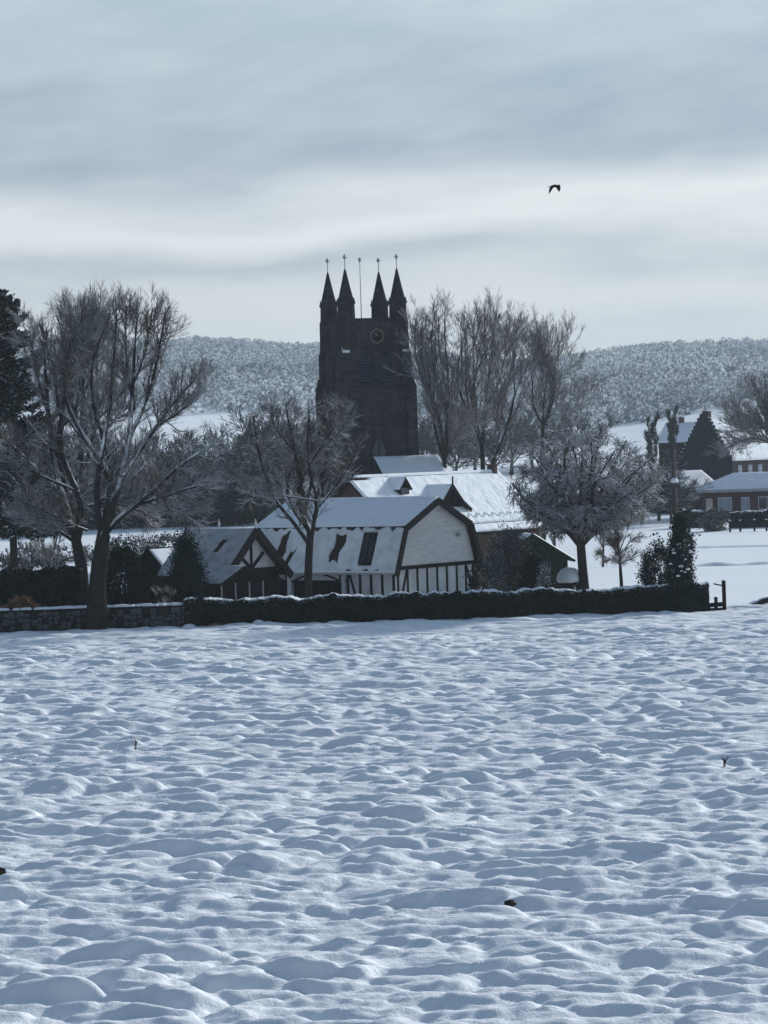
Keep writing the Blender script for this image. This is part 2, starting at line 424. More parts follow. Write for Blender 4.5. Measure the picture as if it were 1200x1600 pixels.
# ------------------------------------------------------------------ snow lying on a roof plane
def snow_on(name, q, nu, nv, th, parent, hole=None, seed=0, rag=.5, mat='snow'):
    """thick snow over the quad q = p00, p10, p11, p01 (local points); hole(u, v) -> 0..1 removes it"""
    q = [np.array(p, float) for p in q]
    u, v = np.meshgrid(np.linspace(0, 1, nu + 1), np.linspace(0, 1, nv + 1), indexing='ij')
    L = np.linalg.norm(q[1] - q[0]); Hh = np.linalg.norm(q[3] - q[0])
    p = (q[0][None, None] * ((1 - u) * (1 - v))[..., None] + q[1] * (u * (1 - v))[..., None] + q[2] * (u * v)[..., None] + q[3] * ((1 - u) * v)[..., None])
    n = np.cross(q[1] - q[0], q[3] - q[0]); n /= np.linalg.norm(n)
    nz = vnoise(u * L * .9 + seed * 7.3, v * Hh * .9 + seed, 70 + seed) * .5 + vnoise(u * L * 2.6, v * Hh * 2.6 + seed, 80 + seed) * .35
    e = np.minimum(np.minimum(u, 1 - u) * L, np.minimum(v, 1 - v) * Hh)
    t = th * (1 + .5 * nz) * smooth((e + .02) / .12)
    if hole is not None:
        keep = 1 - np.clip(hole(u, v) * 1.0 + nz * rag * hole(u, v), 0, 1); t = t * keep
    t = np.where(t < .35 * th, -.012, t)
    t[0, :] = t[-1, :] = -.012; t[:, 0] = t[:, -1] = -.012
    p = p + n * t[..., None]
    i = np.arange((nu + 1) * (nv + 1)).reshape(nu + 1, nv + 1)
    F = np.stack([i[:-1, :-1], i[1:, :-1], i[1:, 1:], i[:-1, 1:]], -1).reshape(-1, 4)
    tf = t.ravel()[F].max(1); F = F[tf > 0]
    return npmesh(name, p.reshape(-1, 3), [F], M[mat], parent, True)


# ------------------------------------------------------------------ trees
def norm(a): return a / np.maximum(np.linalg.norm(a, axis=-1, keepdims=True), 1e-9)


def grow(p0, d0, ln, r0, segs, wander, trop, r_end=.35):
    """all branches of one level at once -> points (N, S+1, 3), radii (N, S+1)"""
    N = len(p0); pts = np.zeros((N, segs + 1, 3)); pts[:, 0] = p0; d = norm(d0)
    for k in range(segs):
        d = norm(d + RNG.normal(0, wander, (N, 3)) + np.array((0, 0, trop)))
        pts[:, k + 1] = pts[:, k] + d * (ln / segs)[:, None]
    rr = r0[:, None] * np.linspace(1, r_end, segs + 1)[None]
    return pts, rr


def sprout(pts, rr, per, lo, hi, a0, a1):
    """children: per branch `per` shoots between fractions lo..hi, leaving at angles a0..a1"""
    N, S1, _ = pts.shape
    t = RNG.uniform(lo, hi, (N, per)) * (S1 - 1); k = np.minimum(t.astype(int), S1 - 2); f = (t - k)[..., None]
    n = np.arange(N)[:, None]
    p = pts[n, k] * (1 - f) + pts[n, k + 1] * f; d = norm(pts[n, k + 1] - pts[n, k])
    r = rr[n, k] * (1 - f[..., 0]) + rr[n, k + 1] * f[..., 0]
    rnd = norm(RNG.normal(0, 1, d.shape)); side = norm(np.cross(d, rnd))
    an = RNG.uniform(a0, a1, (N, per, 1))
    nd = d * np.cos(an) + side * np.sin(an)
    frac = t / (S1 - 1)
    return p.reshape(-1, 3), nd.reshape(-1, 3), r.ravel(), frac.ravel()


def tubes(pts, rr, sides):
    N, S1, _ = pts.shape
    d = np.zeros_like(pts); d[:, 1:-1] = pts[:, 2:] - pts[:, :-2]; d[:, 0] = pts[:, 1] - pts[:, 0]; d[:, -1] = pts[:, -1] - pts[:, -2]
    d = norm(d); ref = np.where(np.abs(d[..., 2:3]) > .9, np.array((1., 0, 0)), np.array((0, 0, 1.)))
    a = norm(np.cross(d, ref)); b = np.cross(a, d)
    th = np.arange(sides) * 2 * pi / sides + pi / 2
    V = pts[:, :, None] + rr[:, :, None, None] * (a[:, :, None] * np.cos(th)[None, None, :, None] + b[:, :, None] * np.sin(th)[None, None, :, None])
    idx = np.arange(N * S1 * sides).reshape(N, S1, sides); nx = np.roll(idx, -1, 2)
    F = np.stack([idx[:, :-1], nx[:, :-1], nx[:, 1:], idx[:, 1:]], -1).reshape(-1, 4)
    return V.reshape(-1, 3), F


def cat_tubes(parts):
    Vs, Fs, off = [], [], 0
    for pts, rr, s in parts:
        V, F = tubes(pts, rr, s); Vs.append(V); Fs.append(F + off); off += len(V)
    return np.concatenate(Vs), np.concatenate(Fs)


def resample(poly, rads, n):
    poly = np.asarray(poly, float); seg = np.linalg.norm(np.diff(poly, axis=0), axis=1); s = np.concatenate([[0], np.cumsum(seg)])
    t = np.linspace(0, s[-1], n)
    out = np.stack([np.interp(t, s, poly[:, i]) for i in range(3)], -1)
    # soften corners
    for _ in range(2): out[1:-1] = .25 * out[:-2] + .5 * out[1:-1] + .25 * out[2:]
    return out, np.interp(t / s[-1], np.linspace(0, 1, len(rads)), rads), s[-1]


def tree_mesh(limbs, base, scale_tw=1., dens=1., up=.10, len1=2.6, twig_r=.010, spins=((78, .8),), ang=(.35, .75), lv3=4, first=.12, seed=1, mess=1., clip=None):
    """limbs: list of (points (n,3), radii); the first one is the trunk. Returns trunk arrays and crown arrays (relative to base)"""
    global RNG
    RNG = np.random.default_rng(seed)
    NP = 14
    skel = []
    for k, (pp, rd) in enumerate(limbs):
        pp = np.asarray(pp, float) - base
        skel.append((resample(pp, rd, NP), k == 0))
    for a, sc in spins:                                     # the same limbs turned about the trunk fill the crown's depth
        c, s_ = cos(radians(a)), sin(radians(a))
        for (pts, rr, ln), is_tr in list(skel[:len(limbs)]):
            if is_tr: continue
            q = pts.copy(); ax = np.interp(q[:, 2], skel[0][0][0][:, 2], skel[0][0][0][:, 0]); ay = np.interp(q[:, 2], skel[0][0][0][:, 2], skel[0][0][0][:, 1])
            x, y = (q[:, 0] - ax) * sc, (q[:, 1] - ay) * sc
            q[:, 0] = ax + x * c - y * s_; q[:, 1] = ay + x * s_ + y * c
            skel.append(((q, rr * .9, ln), False))
    trunk = [(s[0][0][None], s[0][1][None], 8) for s in skel]
    lp = np.stack([s[0][0] for s in skel if not s[1]] or [skel[0][0][0]]); lr = np.stack([s[0][1] for s in skel if not s[1]] or [skel[0][0][1]])
    ll = np.array([s[0][2] for s in skel if not s[1]] or [skel[0][0][2]])
    lp = lp + RNG.normal(0, .04, lp.shape) * np.linspace(0, 1, NP)[None, :, None]
    inside = lambda q: (((q[:, -1] - clip[0]) / clip[1]) ** 2).sum(-1) < RNG.uniform(.8, 1.08, len(q))
    crown = []
    per = max(3, int(round(ll.mean() * 2.6 * dens)))
    p, d, r, f = sprout(lp, lr, per, first, 1., *ang)
    ln = len1 * scale_tw * RNG.uniform(.45, 1.1, len(p)) * (1.15 - .55 * f)
    b1, r1 = grow(p, d, ln, np.minimum(r * .62, .014 + .019 * ln), 6, .13 * mess, up)
    crown.append((b1, r1, 4))
    p, d, r, f = sprout(b1, r1, int(9 * dens ** .5), .12, 1., .3, .7)
    l2 = 1.05 * scale_tw * RNG.uniform(.4, 1.1, len(p)) * (1.1 - .5 * f)
    b2, r2 = grow(p, d, l2, np.minimum(r * .7, .02), 3, .09 * mess, up * .9, .5)
    r2 = np.maximum(r2, twig_r)
    if clip is not None: ok = inside(b2); b2, r2 = b2[ok], r2[ok]
    crown.append((b2, r2, 3))
    if lv3:
        p, d, r, f = sprout(b2, r2, lv3, .15, 1., .25, .6)
        l3 = .55 * scale_tw * RNG.uniform(.4, 1.1, len(p))
        b3, r3 = grow(p, d, l3, np.full(len(p), twig_r), 1, .1 * mess, up * .6, .5)
        if clip is not None: ok = inside(b3); b3, r3 = b3[ok], r3[ok]
        crown.append((b3, r3, 3))
    return cat_tubes(trunk), cat_tubes(crown)


def px_limbs(spec, Y, bulge=.0, seed=0):
    """limbs given as photo pixels at about distance Y; a smooth wave in depth bends the fan out of its plane"""
    x0 = spec[0][0][0][0]; out = []
    for pts, rd in spec:
        q = []
        for x, y in pts:
            dy = bulge * (sin((x - x0) * .045 + seed) * min(1, abs(x - x0) / 40.) * 1.6 + sin((spec[0][0][-1][1] - y) * .02 + seed * 2) * max(0, min(1, (spec[0][0][-1][1] - y) / 60.)))
            q.append(P(x, y, Y + dy))
        out.append((q, rd))
    return out


def bare_tree(name, spec, Y, label, cat='tree', bark='bark', twig='twig', group=None, bulge=1.4, seed=1, foot=None, **kw):
    limbs = px_limbs(spec, Y, bulge, seed)
    base = np.array(limbs[0][0][0]); base[2] = gz(base[0], base[1]) if foot is None else foot
    # the trunk reaches down to the ground
    pts, rd = limbs[0]; limbs[0] = ([np.array((pts[0][0], pts[0][1], base[2] - .1))] + list(pts), [rd[0] * 1.25] + list(rd))
    (tv, tf), (cv, cf) = tree_mesh(limbs, base, seed=seed, **kw)
    o = thing(name, base, label, cat, group=group)
    npmesh('trunk', tv, [tf], M[bark], o, True); npmesh('crown', cv, [cf], M[twig], o, True)
    return o


def leaf_faces(P0, size, rng, flat=.0, elong=1.0):
    """random small triangles at points P0"""
    n = len(P0); a = norm(rng.normal(0, 1, (n, 3)) * np.array((1, 1, 1 - flat))); b = norm(np.cross(a, rng.normal(0, 1, (n, 3))))
    s = (size * rng.uniform(.6, 1.4, n))[:, None]
    V = np.stack([P0 + a * s * elong, P0 - a * s * .5 * elong + b * s * .8, P0 - a * s * .5 * elong - b * s * .8], 1).reshape(-1, 3)
    return V, np.arange(3 * n).reshape(-1, 3)


round_ = lambda z: np.sqrt(np.clip(1 - (2 * z - .95) ** 2, 0.05, 1))


def clumpy(n, rng, shape, nclump=60, spread=.22):
    """points in clumps over and inside a unit shape; shape(z) -> radius factor at height 0..1"""
    cz = rng.uniform(0, 1, nclump) ** .9; ca = rng.uniform(0, 2 * pi, nclump); cr = shape(cz) * rng.uniform(.55, 1.0, nclump)
    c = np.stack([np.cos(ca) * cr, np.sin(ca) * cr, cz], -1)
    k = rng.integers(0, nclump, n)
    return c[k] + rng.normal(0, spread, (n, 3)) * np.array((1, 1, .6)) * rng.uniform(.5, 1.3, nclump)[k][:, None]


def bush(name, px, py_top, Y, width, label, cat, leaf, shape, n=5000, size=.09, nclump=70, spread=.16, seed=1, depth=None, stem=True, group=None, flat=.0, core=True):
    g = np.array(P(px, py_top, Y)); base = np.array((g[0], g[1], gz(g[0], g[1]))); hgt = g[2] - base[2]
    rng = np.random.default_rng(seed); q = clumpy(n, rng, shape, nclump, spread)
    q = q[q[:, 2] > -.02]
    q = q * np.array((width / 2, (depth or width) / 2, hgt * .94))
    V, F = leaf_faces(q, size, rng, flat)
    o = thing(name, base, label, cat, group=group)
    npmesh('foliage', V, [F], M[leaf], o)
    if stem:
        st = MB()
        for k in range(3):
            a = k * 2.1 + seed; st.bar((0, 0, -.1), (cos(a) * width * .12, sin(a) * width * .12, hgt * .6), .10, .10)
        st.build('stem', M['bark'], o)
    return o


# ------------------------------------------------------------------ far wood on the hills
rng = np.random.default_rng(5)
nt = 5200
ty = 1000 + 1230 * rng.uniform(0, 1, nt) ** .8; ta = rng.uniform(-.165, .165, nt); txx = ta * ty
den = vnoise(txx / 90., ty / 140., 91)
keep = (den > -.42) | (ty < 1080); ty, txx = ty[keep], txx[keep]
tz = terrain(txx, ty); nt = len(ty)
rad = rng.uniform(3.0, 6.5, nt); hh = rng.uniform(4.5, 10, nt)
K = 115
dirs = norm(rng.normal(0, 1, (nt, K, 3)))
pts = dirs * rng.uniform(.5, 1.05, (nt, K, 1)) ** .4 * np.stack([rad, rad, hh * .52], -1)[:, None] + np.stack([txx, ty, tz + hh * .52], -1)[:, None]
V, F = leaf_faces(pts.reshape(-1, 3), .66, rng, .1, 1.2)
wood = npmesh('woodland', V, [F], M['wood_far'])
tag(wood, 'frosted bare woodland covering the distant hills', kind='stuff')

# ------------------------------------------------------------------ church
TY = 300.0
tw_c = P(571, 600, TY); tw_rot = radians(19.3)
church = thing('church', (tw_c[0], TY, 0), 'tall dark stone church tower with four corner spires', 'church', tw_rot)


def zat(py, Y, px=571): return P(px, py, Y)[2]


z1, z2, z3 = zat(605, TY), zat(545, TY), zat(500, TY)
def sq(mb, s, za, zb): return mb.box(-s / 2, s / 2, -s / 2, s / 2, za, zb)
sq(MB(), 6.9, -.5, z1).build('lower_stage', M['stone'], church)
mid = MB(); sq(mid, 6.4, z1, z2); mid.build('belfry_stage', M['stone'], church)
par = MB(); sq(par, 6.0, z2, z3 - .25); par.build('parapet', M['stone'], church)
mb = MB()
sq(mb, 6.26, z3 - .25, z3 + .05); mb.build('parapet_coping', M['stone_dark'], church)
for z, s in ((z1, 7.2), (z2, 6.7), (z2 - 7.4, 7.15)):
    sq(MB(), s, z - .17, z + .14).build('string_course', M['stone_dark'], church)
# angle buttresses: two at each corner, stepping in
for cx in (-1, 1):
    for cy in (-1, 1):
        for ax in (0, 1):
            mb = MB()
            for (za, zb, out, hw, s) in ((-.5, z1 * .55, .62, .5, 6.9), (z1 * .55, z1, .48, .46, 6.9), (z1, z2 - .5, .40, .42, 6.4)):
                c0 = s / 2 - hw - .12
                if ax == 0:
                    xa, xb = sorted((cx * (s / 2 - .05), cx * (s / 2 + out))); ya, yb = sorted((cy * c0, cy * (c0 + 2 * hw)))
                else:
                    ya, yb = sorted((cy * (s / 2 - .05), cy * (s / 2 + out))); xa, xb = sorted((cx * c0, cx * (c0 + 2 * hw)))
                mb.box(xa, xb, ya, yb, za, zb)
                # sloped weathering on the head of each step
                if ax == 0: mb.prism([(cx * (s / 2 - .06), zb), (cx * (s / 2 + out), zb), (cx * (s / 2 - .06), zb + .9)], 'y', ya + .02, yb - .02)
                else: mb.prism([(cy * (s / 2 - .06), zb), (cy * (s / 2 + out), zb), (cy * (s / 2 - .06), zb + .9)], 'x', xa + .02, xb - .02)
            bt = mb.build('buttress', M['stone'], church)
            sn = MB(); za, out, hw, s = z2 - .5, .40, .42, 6.4; c0 = s / 2 - hw - .12
            if (cx, cy, ax) in ((1, -1, 1), (-1, -1, 1)):
                if ax == 1:
                    a0, a1 = sorted((cx * (c0 + .05), cx * (c0 + 2 * hw - .05)))
                    sn.slab([(a0, cy * (s / 2 + out * 1.02), za + .04), (a1, cy * (s / 2 + out * 1.02), za + .04), (a1, cy * (s / 2 + out * .45), za + .52), (a0, cy * (s / 2 + out * .45), za + .52)], .05)
                else:
                    a0, a1 = sorted((cy * (c0 + .05), cy * (c0 + 2 * hw - .05)))
                    sn.slab([(cx * (s / 2 + out * 1.02), a0, za + .04), (cx * (s / 2 + out * 1.02), a1, za + .04), (cx * (s / 2 + out * .4), a1, za + .56), (cx * (s / 2 + out * .4), a0, za + .56)], .05)
                sn.build('ledge_snow', M['snow'], bt)
# corner turrets with spires and finials
zs, zt, zf = zat(474, TY), zat(424, TY), zat(400, TY)
for cx in (-1, 1):
    for cy in (-1, 1):
        c = (cx * 2.65, cy * 2.65)
        t_ = MB(); t_.lathe([(.98, z2 - .2), (.96, z3 - .2), (.86, z3 + .1), (.82, zs - .25), (.92, zs - .15), (.92, zs + .05), (.84, zs + .12)], 8, c, pi / 8)
        tur = t_.build('turret', M['stone_dark'], church)
        MB().lathe([(.83, zs + .05), (.68, zs + .55), (.40, zs + 1.75), (.12, zt - .1), (.05, zt + .1)], 8, c, pi / 8).build('spire', M['stone_dark'], tur)
        f = MB(); f.lathe([(.045, zt), (.045, zf - .5), (.10, zf - .45), (.16, zf - .28), (.10, zf - .1), (.03, zf + .02)], 6, c)
        f.box(c[0] - .22, c[0] + .22, c[1] - .04, c[1] + .04, zf - .33, zf - .24); f.build('finial', M['metal'], tur)
        # small crocket knobs at the foot of the spire
        for q in range(8):
            a = q * pi / 4 + pi / 8; MB().lathe([(.06, zs + .05), (.05, zs + .35), (.01, zs + .5)], 4, (c[0] + .80 * cos(a), c[1] + .80 * sin(a))).build('crocket', M['stone_dark'], tur)
fp = MB(); fp.lathe([(.05, z3), (.035, zat(412, TY)), (.03, zat(408, TY))], 6, (-.2, 0)); fp.lathe([(.03, zat(410, TY)), (.16, zat(407, TY)), (.16, zat(404, TY)), (.03, zat(402, TY))], 6, (-.2, 0))
fp.build('flagpole', M['metal'], church)
# belfry lights: pointed openings, louvred, two to a face
def pointed(wd, za, zb, n=7):
    h = wd / 2; sp_ = zb - wd * .9; pts = [(-h, za), (h, za)]
    for k in range(n + 1):
        t = k / n * .5 * pi * .93; pts.append((h - (1 - cos(t)) * wd * .54, sp_ + sin(t) * (zb - sp_)))
    for k in range(n, -1, -1):
        t = k / n * .5 * pi * .93; pts.append((-h + (1 - cos(t)) * wd * .54, sp_ + sin(t) * (zb - sp_)))
    return pts
fy = -3.2
for xo in (-.95, .95):
    pts = [(x + xo, z) for x, z in pointed(1.15, z1 + .35, z2 - .55)]
    op = MB(); op.prism(pts, 'y', fy - .06, fy + .0); op.build('belfry_opening', M['dark_door'], church)
    for k in range(9):
        zz = z1 + .5 + k * .28
        MB().slab([(xo - .5, fy - .16, zz), (xo + .5, fy - .16, zz), (xo + .5, fy - .05, zz + .16), (xo - .5, fy - .05, zz + .16)], .03).build('louvre', M['louvre'], church)
    hd = MB()
    for (x0, za), (x1, zb) in zip(pts[2:-1], pts[3:]):
        hd.bar((x0, fy - .1, za), (x1, fy - .1, zb), .12, .14)
    hd.bar((xo - .62, fy - .1, z1 + .3), (xo - .62, fy - .1, z2 - 1.6), .12, .12); hd.bar((xo + .62, fy - .1, z1 + .3), (xo + .62, fy - .1, z2 - 1.6), .12, .12)
    hd.build('hood_mould', M['stone'], church)
for sgn in (-1,):
    op = MB(); op.prism(pointed(1.0, z1 + .4, z2 - .6), 'x', -3.2 - .06, -3.2); op.build('belfry_opening', M['dark_door'], church)
pts = pointed(1.5, 6.0, 11.5)
MB().prism(pts, 'y', -3.45 - .05, -3.45).build('west_window', M['glass'], church)
tr_ = MB(); tr_.bar((0, -3.55, 6.0), (0, -3.55, 11.2), .12, .1)
for a, b_ in zip(pts[1:], pts[2:] + pts[:1]): tr_.bar((a[0], -3.55, a[1]), (b_[0], -3.55, b_[1]), .16, .14)
tr_.build('window_tracery', M['stone'], church)
# clock: lozenge dial with ring, ticks and hands
cz = zat(527, TY, 588); cxx = .25; yc = -3.0
dial = MB(); dial.add(*(lambda n, r: ([(cxx + r * cos(2 * pi * k / n), yc - .05, cz + r * sin(2 * pi * k / n)) for k in range(n)] + [(cxx + r * cos(2 * pi * k / n), yc - .14, cz + r * sin(2 * pi * k / n)) for k in range(n)],
       [tuple(range(n, 2 * n))] + [(k, (k + 1) % n, n + (k + 1) % n, n + k) for k in range(n)]))(24, .62))
ck = dial.build('clock_dial', M['dark_door'], church)
rg = MB()
for k in range(24):
    a, a2 = 2 * pi * k / 24, 2 * pi * (k + 1) / 24
    rg.bar((cxx + .66 * cos(a), yc - .16, cz + .66 * sin(a)), (cxx + .66 * cos(a2), yc - .16, cz + .66 * sin(a2)), .08, .10)
for k in range(12):
    a = 2 * pi * k / 12; rg.bar((cxx + .46 * cos(a), yc - .17, cz + .46 * sin(a)), (cxx + .58 * cos(a), yc - .17, cz + .58 * sin(a)), .03, .06)
rg.build('clock_ring', M['gilt'], ck)
hn = MB(); hn.bar((cxx, yc - .2, cz), (cxx + .03, yc - .2, cz + .5), .03, .09); hn.bar((cxx, yc - .2, cz), (cxx - .22, yc - .2, cz + .26), .03, .1)
hn.build('clock_hand', M['gilt'], ck)
# low aisle at the tower's foot under a snowy roof
za, ze = 9.7, 6.9
aw = MB(); aw.box(-.6, 5.4, -8.4, -4.7, -.5, ze); aw.build('aisle_wall', M['stone'], church)
q = [(-.9, -8.8, ze - .15), (5.7, -8.8, ze - .15), (5.7, -4.4, za), (-.9, -4.4, za)]
ar = MB().slab(q, .2).build('aisle_roof', M['slate'], church)
snow_on('aisle_snow', [(x, y, z + .02) for x, y, z in q], 26, 14, .12, church, seed=3)

# ------------------------------------------------------------------ half-timbered barn
ROT = atan2(.80, .59)
bx, by = 0.47, 200.0
barn = thing('barn', (bx, by, 0), 'white half timbered barn with snowy gambrel roof behind the hedge', 'barn', ROT)
BW, BL = 9.0, 12.1
EV, BR, RG = 2.30, 5.25, 6.95
gp = [(0, -.2), (9, -.2), (9, 2.62), (8.18, 5.05), (4.5, 6.82), (.82, 5.05), (0, 2.62)]
MB().prism([(0, -.2), (9, -.2), (9, 2.55), (0, 2.55)], 'y', 0, .25).build('lower_gable_wall', M['plaster'], barn)
MB().prism([(-.02, 2.62), (9.02, 2.62), (8.18, 5.05), (4.5, 6.80), (.82, 5.05)], 'y', -.06, .25).build('upper_gable_wall', M['weatherboard'], barn)
for zz in (4.55, 5.05):
    xw = .98 + (5.05 - zz) * -.34 + .1
    MB().box(xw, 9 - xw, -.085, -.05, zz, zz + .05).build('weatherboard_lap', M['weatherboard'], barn)
sill = MB().box(-.1, 9.1, -.14, .0, 2.42, 2.66).build('sill_beam', M['timber'], barn)
for x in (.28, 1.35, 2.45, 3.55, 4.7, 5.8, 6.95, 8.0, 8.85):
    MB().box(x - .085, x + .085, -.05, .0, -.1, 2.42).build('stud', M['timber'], barn)
MB().bar((.35, -.03, -.1), (1.3, -.03, 2.42), .06, .15).build('brace', M['timber'], barn)
MB().bar((8.75, -.03, .2), (8.05, -.03, 2.4), .06, .15).build('brace', M['timber'], barn)
lampb = MB(); lampb.box(7.0, 7.2, -.3, -.06, 4.35, 4.5); lampb.box(6.95, 7.25, -.36, -.2, 4.42, 4.62); lampb.build('gable_lamp', M['metal'], barn)
# long wall: plaster and studs, then the open cart bays
lw = MB(); lw.box(0, .25, .25, 4.0, -.2, 2.42); lw.build('long_wall', M['plaster'], barn)
for y in (.12, 1.05, 1.95, 2.85, 3.85):
    MB().box(-.05, .0, y - .09, y + .09, -.1, 2.42).build('stud', M['timber'], barn)
MB().bar((-.03, 3.75, 2.35), (-.03, 3.0, -.1), .06, .15).build('brace', M['timber'], barn)
MB().box(.0, .25, 4.0, 12.0, 1.72, 2.42).build('header_wall', M['plaster'], barn)
MB().box(-.06, .0, 4.0, 12.0, 1.64, 1.78).build('header_beam', M['timber'], barn)
for y0 in (4.2, 8.75):
    MB().box(-.08, .22, y0 - .16, y0 + .16, -.2, 2.42).build('bay_post', M['plaster'], barn)
    MB().box(-.11, -.08, y0 + .16, y0 + .3, -.2, 2.42).build('stud', M['timber'], barn)
for ya, yb in ((4.5, 6.4), (8.4, 6.5), (9.2, 10.6), (11.9, 10.7)):
    MB().bar((-.04, ya, 1.75), (-.04, yb, 2.38), .06, .12).build('brace', M['timber'], barn)
MB().box(6.35, 6.5, 0, .1, 0, .1)
for k, y in enumerate(np.linspace(4.4, 11.9, 15)[:-1]):
    MB().box(.62 + .01 * (k % 2), .70, y, y + .5, -.2, 1.72).build('bay_shade_board', M['dark_door'], barn)  # near-black boards stand in for the shade inside the open bays
MB().box(8.75, 9.0, .25, 12.1, -.2, 2.55).build('back_wall', M['plaster'], barn)
MB().box(0, 9, 12.0, 12.15, -.2, 2.55).build('end_wall', M['dark_door'], barn)
MB().prism([(0.05, 2.55), (8.95, 2.55), (8.1, 5.0), (4.5, 6.75), (.9, 5.0)], 'y', 12.0, 12.15).build('end_gable', M['dark_door'], barn)
y0, y1 = -.42, 12.35
lo = [(-.42, y1, 2.28), (-.42, y0, 2.28), (.80, y0, BR), (.80, y1, BR)]
upq = [(.78, y1, BR + .02), (.78, y0, BR + .02), (4.5, y0, RG), (4.5, y1, RG)]
ro = [(9.42, y0, 2.28), (9.42, y1, 2.28), (8.20, y1, BR), (8.20, y0, BR)]
uro = [(8.22, y0, BR + .02), (8.22, y1, BR + .02), (4.5, y1, RG), (4.5, y0, RG)]
for q in (lo, upq, ro, uro): MB().slab(q, .14).build('roof', M['tile'], barn)
def barn_hole(u, v):
    s = u * (y1 - y0); v0 = v; wv = vnoise(u * 14., v * 3., 33); v = v + .10 * vnoise(u * 22., v * 4., 34); yy = y1 - s + .45 * wv                           # distance along from the gable
    h = np.zeros_like(u)
    h = np.maximum(h, ((np.abs(yy - 4.9 - (v - .5) * -1.2) < .42) & (v > .25) & (v < .85)) * 1.6)
    h = np.maximum(h, ((np.abs(y1 - s - 2.28) < .60) & (v0 > .15) & (v0 < .90)) * 4.0)
    h = np.maximum(h, ((np.abs(yy - 9.6 - (v - .5) * -1.2) < .32) & (v > .12) & (v < .9)) * 1.4)
    h = np.maximum(h, ((np.abs(yy - 8.7) < .3) & (v > .1) & (v < .55)) * 1.4)
    h = np.maximum(h, (v > .96) * 1.2)
    h = np.maximum(h, ((np.abs(yy - 2.4) < 1.4) & (v < .07)) * 1.5)
    return h
lift = lambda q, d: [(x + d[0], y, z + d[1]) for x, y, z in q]
snow_on('roof_snow', lift(lo, (-.012, .005)), 220, 50, .09, barn, barn_hole, 1, .3, 'mottled_snow')
snow_on('roof_snow', lift(upq, (0, .012)), 60, 20, .14, barn, None, 2)
snow_on('roof_snow', lift(ro, (.012, .005)), 30, 10, .07, barn, None, 4)
snow_on('roof_snow', lift(uro, (0, .012)), 40, 14, .14, barn, None, 5)
MB().lathe([(.09, 0), (.12, .1), (.09, .2)], 6).v
rd = MB(); rd.prism([(-.16, RG + .03), (.16, RG + .03), (.1, RG + .2), (-.1, RG + .2)], 'y', y0 + .1, y1 - .1)
rr0 = rd.build('ridge_snow', M['snow'], barn); rr0.location = (4.5, 0, 0)
# black bargeboards following the gambrel, with a line of snow on top
prof = [(-.46, 2.16), (.76, 5.22), (4.5, 6.93), (8.24, 5.22), (9.46, 2.16)]
for (xa, za), (xb, zb) in zip(prof[:-1], prof[1:]):
    MB().bar((xa, y0 - .05, za - .12), (xb, y0 - .05, zb - .12), .10, .42).build('bargeboard', M['timber'], barn)
# overhanging eave edge, its gutter snow
MB().box(-.52, -.40, y0, y1, 2.18, 2.30).build('gutter', M['metal'], barn)
MB().box(-.54, -.36, y0, y1, 2.305, 2.40).build('eave_snow', M['snow'], barn, .03)
# skylight
def on_lo(y, v, d=0.):
    a = np.array((-.42, 0, 2.28)); b_ = np.array((.80, 0, BR)); p = a + (b_ - a) * v; n = np.array((-(BR - 2.28), 0, 1.22)); n /= np.linalg.norm(n); p = p + n * d
    return (p[0], y, p[2])
fr = MB()
for (ya, va, yb, vb) in ((1.8, .2, 2.75, .2), (1.8, .85, 2.75, .85), (1.8, .2, 1.8, .85), (2.75, .2, 2.75, .85), (2.28, .2, 2.28, .85)):
    fr.bar(on_lo(ya, va, .06), on_lo(yb, vb, .06), .09, .09)
fr.build('skylight_frame', M['timber'], barn)
MB().slab([on_lo(2.75, .2, .05), on_lo(1.8, .2, .05), on_lo(1.8, .85, .05), on_lo(2.75, .85, .05)], .03).build('skylight_pane', M['glass'], barn)

# ------------------------------------------------------------------ long house behind the barn
HX, HY = -2.6, 222.0
house = thing('farmhouse', (HX, HY, 0), 'brick farmhouse with bright snowy roof and dormers behind the barn', 'house', ROT)
HL, HR, HE, HD = 19.0, 8.3, 4.0, 4.5
MB().box(.25, HL - .25, -4.0, 4.0, -.3, HE + .3).build('wall', M['brick'], house)
for x in (.25, HL - .5):
    MB().prism([(-4.0, HE + .3), (4.0, HE + .3), (0, HR - .25)], 'x', x, x + .25).build('gable_wall', M['brick'], house)
fq = [(-.2, -HD, HE), (HL + .2, -HD, HE), (HL + .2, 0, HR), (-.2, 0, HR)]
bq = [(HL + .2, HD, HE), (-.2, HD, HE), (-.2, 0, HR), (HL + .2, 0, HR)]
for q in (fq, bq): MB().slab(q, .18).build('roof', M['tile'], house)
def house_hole(u, v):
    h = ((np.abs(v - .26 - .015 * np.sin(u * 120)) < .012) & (u > .45)) * 1.0
    h = np.maximum(h, ((np.abs(v - .135) < .014) & (u > .45)) * 1.2)
    return np.maximum(h, ((v > .955) & (u < .12)) * 1.5)
snow_on('roof_snow', lift(fq, (0, .02)), 170, 70, .12, house, house_hole, 6, .6)
snow_on('roof_snow', lift(bq, (0, .02)), 30, 12, .12, house, None, 7)
MB().prism([(-.2, HR + .05), (.2, HR + .05), (.1, HR + .24), (-.1, HR + .24)], 'x', .8, HL).build('ridge_snow', M['snow'], house)
MB().box(-.2, HL + .2, -HD - .14, -HD + .0, HE - .2, HE - .05).build('gutter', M['timber'], house)
chm = MB(); chm.box(HL - .9, HL - .4, -.3, .3, HR - .4, HR + .55); chm.box(HL - .95, HL - .35, -.35, .35, HR + .55, HR + .65); chm.build('chimney', M['brick'], house)
